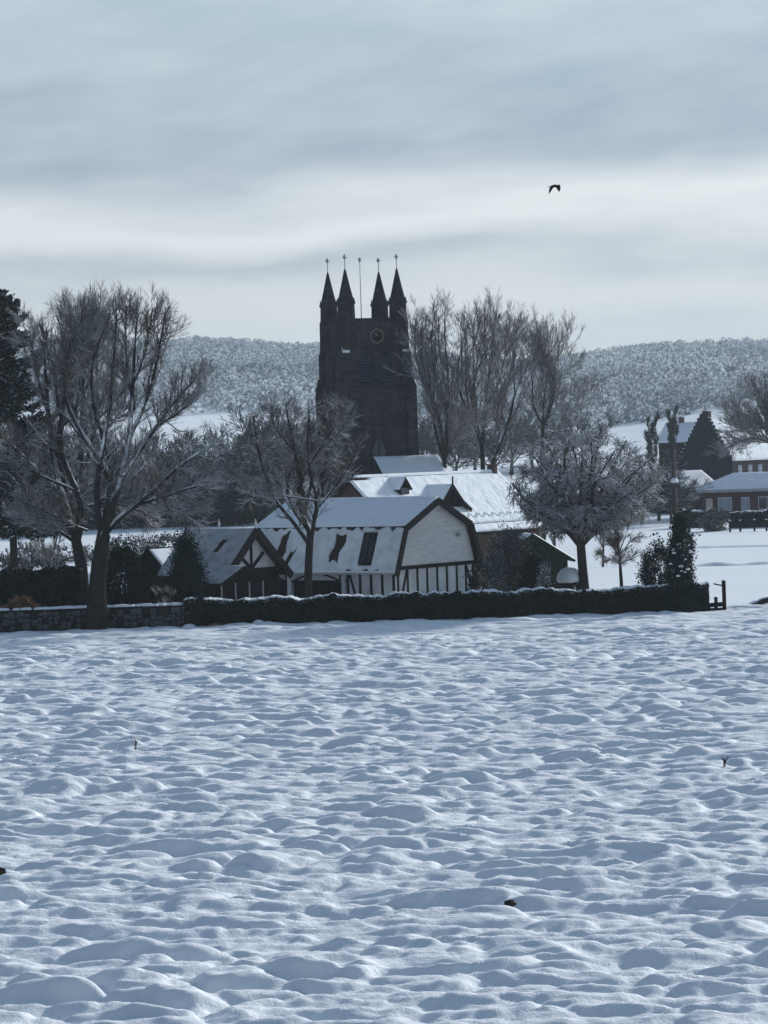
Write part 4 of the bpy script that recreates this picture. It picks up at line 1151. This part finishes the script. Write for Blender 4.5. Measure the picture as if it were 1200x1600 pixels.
# round snow-crusted tree
tb = P(914, 915, 190.5); tb[2] = gz(tb[0], tb[1]); fk = P(906, 832, 190.5); cc = P(918, 760, 190.5)
limbs = [([tb - (0, 0, .1), tb + (fk - tb) * .5, fk], [.38, .29, .26])]
rng = np.random.default_rng(17); ga = pi * (3 - 5 ** .5)
for k in range(46):
    zc = 1 - 1.62 * (k + .5) / 46; r_ = (1 - zc * zc) ** .5; d = np.array((cos(k * ga) * r_, sin(k * ga) * r_, zc))
    tip = cc + d * np.array((5.3, 4.7, 3.8)) * rng.uniform(.82, .98); s0 = tb + (fk - tb) * rng.uniform(.8, 1.0)
    m1 = s0 + (tip - s0) * .4 + np.array((0, 0, .35)) + rng.normal(0, .25, 3); m2 = s0 + (tip - s0) * .75 + np.array((0, 0, .25)) + rng.normal(0, .25, 3)
    limbs.append(([s0, m1, m2, tip], [.17, .12, .08, .04]))
(tv, tf), (cv, cf) = tree_mesh(limbs, tb, seed=31, dens=1.05, len1=1.2, scale_tw=.8, up=-.03, ang=(.6, 1.35), twig_r=.019, spins=(), lv3=3, first=.3, mess=2.6, clip=(cc - tb, np.array((5.4, 4.8, 4.0))))
ht = thing('snow_crusted_tree', tb, 'round tree crusted all over with snow on a dark trunk', 'tree')
npmesh('trunk', tv, [tf], M['bark_white'], ht, True); npmesh('crown', cv, [cf], M['twig_white'], ht, True)
bare_tree('small_tree', [
    ([(971, 912), (969, 885), (968, 868)], [.12, .10, .08]),
    ([(968, 870), (955, 850), (940, 842)], [.06, .04, .02]),
    ([(968, 868), (966, 840), (960, 815)], [.07, .04, .02]),
    ([(969, 868), (985, 845), (1000, 838)], [.06, .04, .02]),
    ([(968, 880), (950, 872), (936, 866)], [.05, .03, .02]),
    ([(969, 880), (988, 872), (1004, 866)], [.05, .03, .02]),
    ([(968, 862), (980, 830), (985, 812)], [.05, .03, .02]),
], 193., 'small leafless young tree right of the round snowy tree', twig='twig_white', seed=32, dens=1.6, len1=.9, scale_tw=.55, up=.0, bulge=.5, lv3=3)
bare_tree('bare_tree', [
    ([(1228, 790), (1226, 740), (1222, 705)], [.5, .42, .36]),
    ([(1222, 707), (1200, 690), (1178, 682), (1150, 690), (1138, 700)], [.2, .13, .05]),
    ([(1222, 706), (1195, 668), (1170, 650), (1148, 640)], [.2, .13, .05]),
    ([(1222, 706), (1205, 660), (1192, 625), (1180, 608)], [.2, .13, .05]),
    ([(1222, 705), (1220, 650), (1215, 610), (1212, 592)], [.2, .13, .05]),
    ([(1223, 705), (1250, 650), (1265, 610)], [.2, .13, .05]),
    ([(1223, 705), (1260, 680), (1290, 670)], [.2, .13, .05]),
    ([(1195, 668), (1172, 668), (1150, 668)], [.12, .08, .04]),
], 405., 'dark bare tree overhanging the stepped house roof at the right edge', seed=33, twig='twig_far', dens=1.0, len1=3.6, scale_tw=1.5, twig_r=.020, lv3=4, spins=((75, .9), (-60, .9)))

# dark conifer at the far left edge
o_ = at_ground(22, 880, 215.); hgt = P(8, 458, 215.)[2] - o_[2]
con = thing('conifer', o_, 'tall dark snow flecked conifer cut by the left picture edge', 'conifer')
MB().lathe([(.30, -.2), (.24, hgt * .3), (.12, hgt * .75), (.03, hgt)], 8).build('trunk', M['bark'], con, smooth=True)
rng = np.random.default_rng(8); Pn = []; br = MB()
for k in range(210):
    f = rng.uniform(.17, 1) ** .8; z = f * hgt; a = rng.uniform(0, 2 * pi); L = (1 - f) ** .75 * 6.2 * rng.uniform(.6, 1.1) + .35
    dip = -.25 + .45 * f; n = int(60 + L * 70); s = rng.uniform(.08, 1, n) ** .8
    bend = dip * L * s + .22 * L * s ** 3
    c = np.stack([np.cos(a) * L * s, np.sin(a) * L * s, z + bend], -1)
    Pn.append(c + rng.normal(0, 1, (n, 3)) * np.array((.16, .16, .12)) * (1.25 - .5 * s)[:, None] * (0.6 + L * .2))
    br.bar((0, 0, z), (cos(a) * L * .8, sin(a) * L * .8, z + dip * L * .8 + .11 * L), .05, .05)
Pn = np.concatenate(Pn); V, F = leaf_faces(Pn, .13, rng, .3, 1.4)
npmesh('foliage', V, [F], M['conifer_leaf'], con); br.build('branch', M['bark'], con)

# dark thicket behind the snowy meadow at left
kinds = []
for k in range(3):
    rng = np.random.default_rng(50 + k)
    limbs = [([np.array((0, 0, -.2)), np.array((.1, 0, 2.)), np.array((.2, .1, 3.4))], [.28, .22, .18])]
    for q in range(8):
        a = q * .8 + k; e = rng.uniform(.5, 1.25); L = rng.uniform(4.5, 7.5); d = np.array((cos(a) * cos(e), sin(a) * cos(e), sin(e)))
        s0 = np.array((.15, .05, rng.uniform(1.4, 3.3))); limbs.append(([s0, s0 + d * L * .5, s0 + d * L + np.array((0, 0, L * .12))], [.11, .07, .03]))
    (tv, tf), (cv, cf) = tree_mesh(limbs, np.zeros(3), seed=60 + k, dens=.95, len1=2.8, scale_tw=1.3, twig_r=.034, spins=(), lv3=2, up=.05, ang=(.5, 1.1))
    kinds.append((tv, tf, cv, cf))
tlabels = ['dark bare tree in the wood edge, its crown low and wide', 'dark twiggy tree of the wood edge beyond the snowy meadow', 'dense dark bare tree filling the wood edge behind the cottages']
protos = {}
trng = random.Random(3)
G1, G2 = 'dark trees of the wood edge behind the meadow', 'bluish trees across the valley behind the church'
spots = [   # pixel, distance, height factor, group, what it stands by
    (-22, 412, 1., G1, 'dark bare tree of the wood edge cut by the left picture edge'),
    (14, 430, 1.1, G1, 'dark bare tree of the wood edge directly behind the conifer trunk'),
    (50, 405, .95, G1, 'dark bare tree of the wood edge just right of the conifer trunk'),
    (84, 436, 1.15, G1, 'dark bare tree behind the left limbs of the upright bare tree'),
    (112, 410, 1., G1, 'dark bare tree straight behind the upright bare tree trunk'),
    (146, 428, 1.1, G1, 'dark bare tree behind the gap between the two big trunks'),
    (176, 404, .95, G1, 'dark bare tree just right of the big front tree trunk, behind the round shrub'),
    (208, 432, 1.1, G1, 'dark bare tree of the wood edge above the round black shrub'),
    (236, 408, .95, G1, 'dark bare tree of the wood edge above the little gabled shed'),
    (264, 428, 1.05, G1, 'dark bare tree of the wood edge above the shed roof end'),
    (292, 404, .9, G1, 'dark bare tree of the wood edge above the yew bush'),
    (318, 430, 1.05, G1, 'dark bare tree of the wood edge above the left end of the cottage ridge'),
    (344, 410, .92, G1, 'dark bare tree of the wood edge above the middle of the cottage ridge'),
    (372, 432, 1.05, G1, 'dark bare tree of the wood edge above the cottage gable peak'),
    (398, 412, .95, G1, 'dark bare tree of the wood edge above the far end of the barn roof'),
    (424, 436, 1.05, G1, 'dark bare tree of the wood edge left of the garden tree fork'),
    (446, 418, 1., G1, 'dark bare tree of the wood edge behind the garden tree crown'),
    (520, 330, .8, G1, 'dark low tree at the left foot of the church tower'),
    (552, 338, .8, G1, 'dark low tree before the middle of the church tower foot'),
    (405, 560, 1.1, G2, 'bluish bare tree left of the garden tree crown, before the white field'),
    (440, 590, 1.25, G2, 'bluish bare tree seen through the left half of the garden tree crown'),
    (474, 560, 1.2, G2, 'bluish bare tree just left of the church tower'),
    (655, 560, 1.1, G2, 'bluish bare tree touching the right side of the church tower'),
    (686, 600, 1.2, G2, 'bluish bare tree behind the trunk of the first churchyard tree'),
    (715, 570, 1.1, G2, 'bluish bare tree in the gap between the first two churchyard trunks'),
    (745, 610, 1.25, G2, 'bluish bare tree behind the tallest churchyard trunk'),
    (772, 570, 1.1, G2, 'bluish bare tree behind the leaning churchyard trunk'),
    (802, 600, 1.2, G2, 'bluish bare tree at the left shoulder of the round snowy tree'),
    (835, 620, 1.2, G2, 'bluish bare tree behind the top left of the round snowy tree'),
    (875, 620, 1.1, G2, 'bluish bare tree behind the very top of the round snowy tree'),
    (1004, 372, .72, 'dark trees left of the village houses', 'dark low tree at the right shoulder of the round snowy tree'),
    (1030, 380, .7, 'dark trees left of the village houses', 'dark low tree below the left narrow poplar, left of the telegraph pole'),
    (1050, 368, .62, 'dark trees left of the village houses', 'dark low tree directly behind the telegraph pole'),
    (915, 640, 1.1, G2, 'bluish bare tree behind the top right of the round snowy tree'),
]
for n_, (px, Y, sf, grp, lab) in enumerate(spots):
    k = n_ % 3; o_ = at_ground(px, 830, Y)
    if k not in protos:
        t_ = thing('woodland_tree', o_, lab, 'tree', group=grp)
        npmesh('trunk', kinds[k][0], [kinds[k][1]], M['thicket'], t_, True); npmesh('crown', kinds[k][2], [kinds[k][3]], M['thicket'], t_, True); protos[k] = t_
    else:
        t_ = copy_tree(protos[k]); t_.location = tuple(o_); tag(t_, lab, 'tree', grp)
    sc = sf * trng.uniform(1.0, 1.15); t_.scale = (sc * 1.1, sc * 1.1, sc * trng.uniform(.92, 1.06)); t_.rotation_euler = (0, 0, trng.uniform(0, 6.28))
# undergrowth along the foot of the wood
rng = np.random.default_rng(77); n = 26000
px_ = rng.uniform(-60, 450, n); Yq = rng.uniform(398, 440, n)
X_ = np.array([tan_az(a, 830) for a in px_]) * Yq
hgt_ = 3.6 + 2.4 * vnoise(X_ / 4., Yq / 6., 55)
P0 = np.stack([X_, Yq, terrain(X_, Yq) + rng.uniform(0, 1, n) ** .8 * np.maximum(hgt_, .8)], -1)
V, F = leaf_faces(P0, .34, rng, 0, 1.3)
ug = npmesh('undergrowth', V, [F], M['dark_leaf']); tag(ug, 'dark tangled undergrowth along the foot of the wood edge', kind='stuff')

# saplings in the meadow behind the tall hedge
for k, (px, ang_) in enumerate(((70, .25), (84, -.12), (48, .1))):
    o_ = at_ground(px, 880, 225. + 12 * k)
    lm = [([o_ + (0, 0, -.1), o_ + (ang_ * .6, 0, 1.5), o_ + (ang_ * 1.6, .2, 3.4)], [.10, .08, .05])]
    for q in range(5):
        a = q * 1.4 + k; s0 = o_ + np.array((ang_ * (.6 + .2 * q), 0, 1.5 + .38 * q)); lm.append(([s0, s0 + np.array((cos(a) * .6, sin(a) * .6, .8)), s0 + np.array((cos(a) * .9, sin(a) * .9, 1.8))], [.04, .03, .02]))
    (tv, tf), (cv, cf) = tree_mesh(lm, o_, seed=90 + k, dens=.9, len1=.9, scale_tw=.7, spins=(), lv3=2)
    s_ = thing('sapling', o_, ['thin dark sapling leaning right in the meadow behind the tall hedge', 'thin upright dark sapling in the meadow left of the twin trunks', 'thin pale sapling beside the conifer trunk in the meadow'][k], 'sapling')
    npmesh('trunk', tv, [tf], M['bark'], s_, True); npmesh('crown', cv, [cf], M['twig'], s_, True)

mlab = ['low snowy bramble tuft at the left edge of the meadow strip', 'low snowy bramble tuft right of the conifer trunk', 'low bramble tuft in the meadow below the leaning sapling', 'low bramble tuft just left of the forked trunk base',
        'low bramble tuft in the meadow right of the big front trunk', 'low bramble tuft behind the round black shrub', 'low bramble tuft above the little shed roof', 'low bramble tuft between the shed and the yew']
for k, (px, Y, w_) in enumerate(((8, 285, 2.4), (40, 300, 3.0), (66, 270, 2.0), (108, 310, 3.2), (178, 300, 3.0), (205, 320, 3.6), (236, 300, 2.6), (262, 330, 2.4))):
    o_ = at_ground(px, 850, Y); rng = np.random.default_rng(300 + k); q = clumpy(900, rng, round_, 26, .22); q = q[q[:, 2] > 0] * np.array((w_, w_ * .7, 1.5 + .3 * (k % 3)))
    V, F = leaf_faces(q, .13, rng, 0, 1.6); t_ = thing('bramble', o_, mlab[k], 'bramble', group='bramble tufts in the meadow strip'); npmesh('stems', V, [F], M['dusted_leaf'], t_)
for k, (px, Y) in enumerate(((836, 262), (851, 280), (866, 250), (942, 255))):
    o_ = at_ground(px, 880, Y); lm = [([o_ + (0, 0, -.1), o_ + (.1, 0, 2.), o_ + (.2 * (k - 1.5), .1, 4.6)], [.10, .08, .04])]
    for q in range(6):
        a = q * 1.3 + k; s0 = o_ + np.array((.1, 0, 1.6 + .45 * q)); lm.append(([s0, s0 + np.array((cos(a) * .5, sin(a) * .5, .9)), s0 + np.array((cos(a) * .8, sin(a) * .8, 2.))], [.04, .03, .02]))
    (tv, tf), (cv, cf) = tree_mesh(lm, o_, seed=400 + k, dens=.9, len1=1., scale_tw=.8, spins=(), lv3=2)
    s_ = thing('sapling', o_, ['thin sapling above the summer house roof, the leftmost of the group', 'thin sapling above the summer house roof, second of the group', 'thin sapling just left of the snowy tree trunk', 'thin sapling between the snowy tree trunk and the small young tree'][k], 'sapling', group='saplings beyond the snowy tree')
    npmesh('trunk', tv, [tf], M['bark'], s_, True); npmesh('crown', cv, [cf], M['twig'], s_, True)

# poplars by the village
for px, top_, Y, wdt, lab in ((1020, 662, 470., 2.0, 'narrow dark poplar left of the distant shaded roof'), (1053, 650, 480., 1.7, 'narrow grey poplar seen just above the telegraph pole')):
    o_ = at_ground(px, 760, Y); hgt = P(px, top_, Y)[2] - o_[2]
    lm = [([o_ + (0, 0, -.2), o_ + (0, 0, hgt * .5), o_ + (0, 0, hgt * .9)], [.25, .18, .05])]
    rng = np.random.default_rng(int(px))
    for q in range(14):
        a = q * 2.4; s0 = o_ + np.array((0, 0, hgt * (.12 + .055 * q))); r_ = wdt * .5 * rng.uniform(.6, 1)
        lm.append(([s0, s0 + np.array((cos(a) * r_ * .7, sin(a) * r_ * .7, hgt * .10)), s0 + np.array((cos(a) * r_, sin(a) * r_, hgt * .22))], [.07, .05, .03]))
    (tv, tf), (cv, cf) = tree_mesh(lm, o_, seed=int(px), dens=1.1, len1=1.4, scale_tw=1.0, twig_r=.035, spins=(), lv3=2, up=.35, ang=(.2, .45))
    s_ = thing('poplar_tree', o_, lab, 'tree'); npmesh('trunk', tv, [tf], M['bark'], s_, True); npmesh('crown', cv, [cf], M['thicket'], s_, True)

# ------------------------------------------------------------------ garden shrubs
cone_ = lambda z: np.clip(1.05 - z, .05, 1) ** .75
col_ = lambda z: np.where(z < .7, .82 + .18 * np.sin(z * 9), .95 - (z - .7) * 2.4)
bush('yew_shrub', 291, 843, 189.6, 3.3, 'dark bluish yew bush in front of the small cottage roof', 'shrub', 'yew_leaf', cone_, 17000, .07, 90, .17, 61)
bush('laurel_shrub', 190, 852, 188.4, 2.4, 'round black green shrub right of the big tree trunk', 'shrub', 'dark_leaf', round_, 15000, .075, 90, .18, 62)
bush('laurel_shrub', 232, 893, 187.2, 2.4, 'low black shrub under the little dark shed gable', 'shrub', 'dark_leaf', round_, 9000, .07, 60, .2, 63)
bush('twiggy_shrub', 797, 832, 190.2, 3.5, 'large rounded snow dusted bush right of the barn gable', 'shrub', 'dusted_leaf', round_, 22000, .06, 140, .14, 64)
bush('twiggy_shrub', 835, 872, 188.4, 2.0, 'dark middle sized bush in front of the green summer house', 'shrub', 'dark_leaf', round_, 7000, .07, 60, .17, 65)
bush('cone_shrub', 850, 884, 187.2, 1.55, 'small pale conical shrub just behind the hedge', 'shrub', 'laden_leaf', cone_, 5000, .045, 50, .15, 66)
bush('evergreen_column', 1062, 808, 182.9, 1.95, 'black green evergreen column with snow blobs by the hedge end', 'conifer', 'yew_leaf', col_, 16000, .07, 110, .13, 67)
bush('snowy_shrub', 1028, 850, 185.6, 2.3, 'spreading dark evergreen shrub holding snow left of the dark column', 'shrub', 'conifer_leaf', round_, 8000, .075, 60, .15, 68)
bush('bare_shrub', 1116, 798, 344., 3.4, 'rounded greyish shrub standing at the edge of the bungalow garden', 'shrub', 'dusted_leaf', round_, 5000, .12, 60, .17, 69)
bush('laurel_shrub', 760, 878, 197., 2.2, 'dark bush tucked against the right barn corner', 'shrub', 'dark_leaf', round_, 5000, .08, 50, .2, 70)

# snow lumps on the evergreen column
ev = [o for o in COL.objects if o.name == 'evergreen_column'][0]
sb = MB(); rg_ = random.Random(2)
for k in range(16):
    a = rg_.uniform(-2.6, -.5); z = rg_.uniform(2.4, 4.6); r = .82 if z < 3.8 else .82 - (z - 3.8) * .5
    s_ = rg_.uniform(.09, .2); sb.lathe([(s_ * .5, z - s_ * .3), (s_, z), (s_ * .6, z + s_ * .45), (.01, z + s_ * .6)], 7, (cos(a) * r, sin(a) * r))
sb.build('snow', M['snow'], ev, smooth=True)

# snow-capped rounded bush near the trunk of the crusted tree
o_ = at_ground(890, 912, 191.); zc_ = P(890, 886, 191.)[2]
dm = thing('snow_capped_shrub', o_, 'low shrub under a smooth dome of snow left of the round tree trunk', 'shrub')
cap = MB(); cap.lathe([(.70, zc_ - .95), (.82, zc_ - .75), (.74, zc_ - .42), (.5, zc_ - .14), (.2, zc_ - .02), (.02, zc_)], 16); cap.build('snow', M['snow'], dm, smooth=True)
rng = np.random.default_rng(9); q = clumpy(2500, rng, round_, 40, .2) * np.array((.8, .8, zc_ - .75)); V, F = leaf_faces(q[q[:, 2] > 0], .07, rng); npmesh('foliage', V, [F], M['dark_leaf'], dm)

# white-stemmed shrub before the shed
o_ = at_ground(256, 940, 185.4)
ws = thing('bare_shrub', o_, 'small leafless shrub with snow whitened stems above the stone wall', 'shrub')
lm = [([o_ + (0, 0, 0), o_ + (0, 0, .4), o_ + (.02, 0, .8)], [.05, .045, .04])]
for q in range(6):
    a = q * 1.1; s0 = o_ + np.array((0, 0, .3 + .06 * q)); lm.append(([s0, s0 + np.array((cos(a) * .45, sin(a) * .45, .9)), s0 + np.array((cos(a) * .5 + .1, sin(a) * .6, 2.0))], [.05, .045, .03]))
(tv, tf), (cv, cf) = tree_mesh(lm, o_, seed=44, dens=.7, len1=.6, scale_tw=.5, spins=(), lv3=2)
npmesh('stem', tv, [tf], M['bark_white'], ws, True); npmesh('twigs', cv, [cf], M['twig_white'], ws, True)

# heap of dead bracken on the wall at far left
rng = np.random.default_rng(12); n = 1800; o_ = P(33, 952, 184.2)
q = rng.normal(0, 1, (n, 3)) * np.array((.55, .2, .2)); q[:, 2] = np.abs(q[:, 2]) * np.clip(1.6 - np.abs(q[:, 0]), .2, 1.6); V, F = leaf_faces(q, .09, rng, 0, 2.2)
hp_ = thing('bracken_heap', (o_[0], 184.1, 1.42), 'rusty brown heap of dead bracken lying on the stone wall', 'bracken')
npmesh('fronds', V, [F], M['leafpile'], hp_)

# snowy tufts and stones at the foot of the hedge
for k, (px, lab) in enumerate(((295, 'snow topped tuft of grass below the end of the stone wall'), (335, 'small brownish tuft of dead grass under the hedge'), (404, 'snow blob on a low stone poking out of the dark hedge foot'))):
    o_ = P(px, 972, 182.95); st = thing('grass_tuft' if k < 2 else 'snowy_stone', (o_[0], 182.95, .05), lab, 'tuft' if k < 2 else 'stone')
    MB().lathe([(.42, -.1), (.4, .14), (.22, .26), (.02, .3)], 9).build('snow_cap' if k != 1 else 'blades', M['snow'] if k != 1 else M['leafpile'], st, smooth=True)
    st.scale = (1, .6, .8 if k < 2 else 1.2)

# ------------------------------------------------------------------ marks in the right meadow, bank
for (pa, pb, h_, wd_, lab) in (((1040, 886), (1400, 879), .34, 2.2, ''), ((1040, 858), (1400, 850), .30, 2.4, '')):
    Ya = CAM_H / -tan_el(*pa); xa_, xb_ = P(*pa, Ya)[0], P(*pb, Ya)[0]
    u, v = np.meshgrid(np.linspace(xa_, xb_, 90), np.linspace(-1, 1, 9), indexing='ij')
    Z = h_ * (1 - v * v) ** 1.2 * (.85 + .4 * vnoise(u / 2., v * .3, 14)) * smooth((u - xa_) / 4) - .06
    o = grid_mesh('snow_ridge', u, Ya + v * wd_ / 2 + .4 * np.sin(u / 7), Z + terrain(u, Ya + v * wd_ / 2), M['field_snow']); tag(o, 'low ridge of snow along a track in the right meadow', kind='structure')
xa_, xb_ = P(1166, 952, 190.4)[0], P(1300, 952, 190.4)[0]
u, v = np.meshgrid(np.linspace(xa_, xb_, 60), np.linspace(-1, 1, 9), indexing='ij')
Z = .42 * (1 - np.abs(v) ** 3) * smooth((u - xa_) / 1.0) * (.8 + .4 * vnoise(u / .8, v, 15)) - .05
bk = grid_mesh('earth_bank', u, 190.4 + v * .8, Z, M['earth']); tag(bk, 'low bank of dark bare earth at the right field edge', kind='structure')
Z2 = np.where(np.abs(v) < .8, Z + .05 + .03 * vnoise(u / .5, v * 2, 4), -.2)
bs_ = grid_mesh('bank_snow', u, 190.75 + v * .62, Z2, M['field_snow']); tag(bs_, 'snow lying on the dark earth bank', kind='structure')

# ------------------------------------------------------------------ weeds and clods poking through the field snow
def field_point(px, py):
    Yf = CAM_H / -tan_el(px, py); X = P(px, py, Yf)[0]
    j = int(np.argmin(np.abs(yr - Yf))); i = int(np.argmin(np.abs(FX[j] - X)))
    return np.array((FX[j, i], FY[j, i], H[j, i] + .01))


for k, (px, py, hs, lab) in enumerate(((210, 1184, .42, 'thin dead weed stalk poking from the snow in the left field'), (1130, 1208, .30, 'short dead weed stubble poking from the snow at the right'))):
    o_ = field_point(px, py); t_ = thing('dead_weed', o_, lab, 'weed'); rg_ = random.Random(k)
    for q in range(5):
        a = rg_.uniform(0, 6.28); mb = MB(); p1 = Vector((cos(a) * .05, sin(a) * .05, hs * .5)); p2 = Vector((cos(a) * .16, sin(a) * .12, hs * rg_.uniform(.7, 1.1)))
        mb.bar((rg_.uniform(-.04, .04), 0, -.1), p1, .016, .016); mb.bar(p1, p2, .014, .014); mb.bar(p1, p1 + Vector((-cos(a) * .1, .03, hs * .25)), .012, .012); mb.build('stalk', M['earth'], t_)
for px, py, s_, lab in ((795, 1428, .12, 'dark clod of bare earth showing through the snow near the bottom'), (3, 1371, .14, 'dark clod of earth at the left picture edge')):
    o_ = field_point(px, py); t_ = thing('earth_clod', o_ + np.array((0, -.05, .10)), lab, 'clod'); rng = np.random.default_rng(int(px) + 1)
    mb = MB(); n1_, n2_ = 10, 6; V = []
    for a in range(n2_ + 1):
        for b_ in range(n1_):
            th, ph = pi * a / n2_, 2 * pi * b_ / n1_; r = s_ * rng.uniform(.75, 1.2); V.append((r * sin(th) * cos(ph) * 1.1, r * sin(th) * sin(ph), r * cos(th) * .7))
    mb.add(V, [(a * n1_ + b_, (a + 1) * n1_ + b_, (a + 1) * n1_ + (b_ + 1) % n1_, a * n1_ + (b_ + 1) % n1_) for a in range(n2_) for b_ in range(n1_)]); mb.build('clod', M['earth'], t_)

# ------------------------------------------------------------------ the bird
bpnt = P(867, 291, 120.)
bird = thing('bird', bpnt, 'black crow flying above the hills with wings bent down', 'bird', radians(-35)); bird.scale = (.85, .85, .85)
body = MB(); prof = [(-.24, .008, .0), (-.20, .028, .0), (-.10, .05, 0), (.02, .062, 0), (.12, .05, .01), (.17, .03, .02), (.20, .036, .025), (.24, .028, .025), (.27, .010, .018), (.31, .003, .012)]
V = []; n = 8
for x, r, z in prof:
    for k in range(n): V.append((x, r * cos(2 * pi * k / n), z + r * sin(2 * pi * k / n)))
F = [(i * n + k, i * n + (k + 1) % n, (i + 1) * n + (k + 1) % n, (i + 1) * n + k) for i in range(len(prof) - 1) for k in range(n)] + [tuple(range(n - 1, -1, -1)), tuple((len(prof) - 1) * n + k for k in range(n))]
body.add(V, F)
body.add([(-.2, -.03, 0), (-.2, .03, 0), (-.38, .08, -.02), (-.38, -.08, -.02), (-.2, -.03, .015), (-.2, .03, .015), (-.38, .08, -.01), (-.38, -.08, -.01)], [(0, 1, 2, 3), (7, 6, 5, 4), (0, 4, 5, 1), (1, 5, 6, 2), (2, 6, 7, 3), (3, 7, 4, 0)])
body.build('body', M['feather'], bird, smooth=False)
for sgn, dr in ((1, -.16), (-1, -.26)):
    wg = MB(); c = [(.12, .03, .02), (.16, .20, .06), (.08, .36, dr * .6), (-.06, .46, dr * 1.5), (-.10, .36, dr * .7), (-.10, .20, .02), (-.10, .03, .0)]
    top_ = [(x, sgn * y, z + .008) for x, y, z in c]; bot_ = [(x, sgn * y, z - .008) for x, y, z in c]; n = len(c)
    wg.add(top_ + bot_, [(0, 1, 5, 6), (1, 2, 4, 5), (2, 3, 4), (n + 6, n + 5, n + 1, n), (n + 5, n + 4, n + 2, n + 1), (n + 4, n + 3, n + 2)] + [(i, n + i, n + (i + 1) % n, (i + 1) % n) for i in range(n)])
    wg.build('wing', M['feather'], bird)

# ------------------------------------------------------------------ air
hz = MB().box(-1560, 1560, -300, 3100, -30, 125)
hm, t, b = new_mat('haze_air'); t.n.remove(b)
pv = t.new('ShaderNodeVolumePrincipled'); pv.inputs['Color'].default_value = (.74, .88, 1.0, 1); pv.inputs['Density'].default_value = .00014; pv.inputs['Anisotropy'].default_value = .2
t.l.new(pv.outputs[0], t.n['Material Output'].inputs['Volume'])
hzo = hz.build('haze', hm); tag(hzo, 'thin winter haze over the valley', kind='stuff')
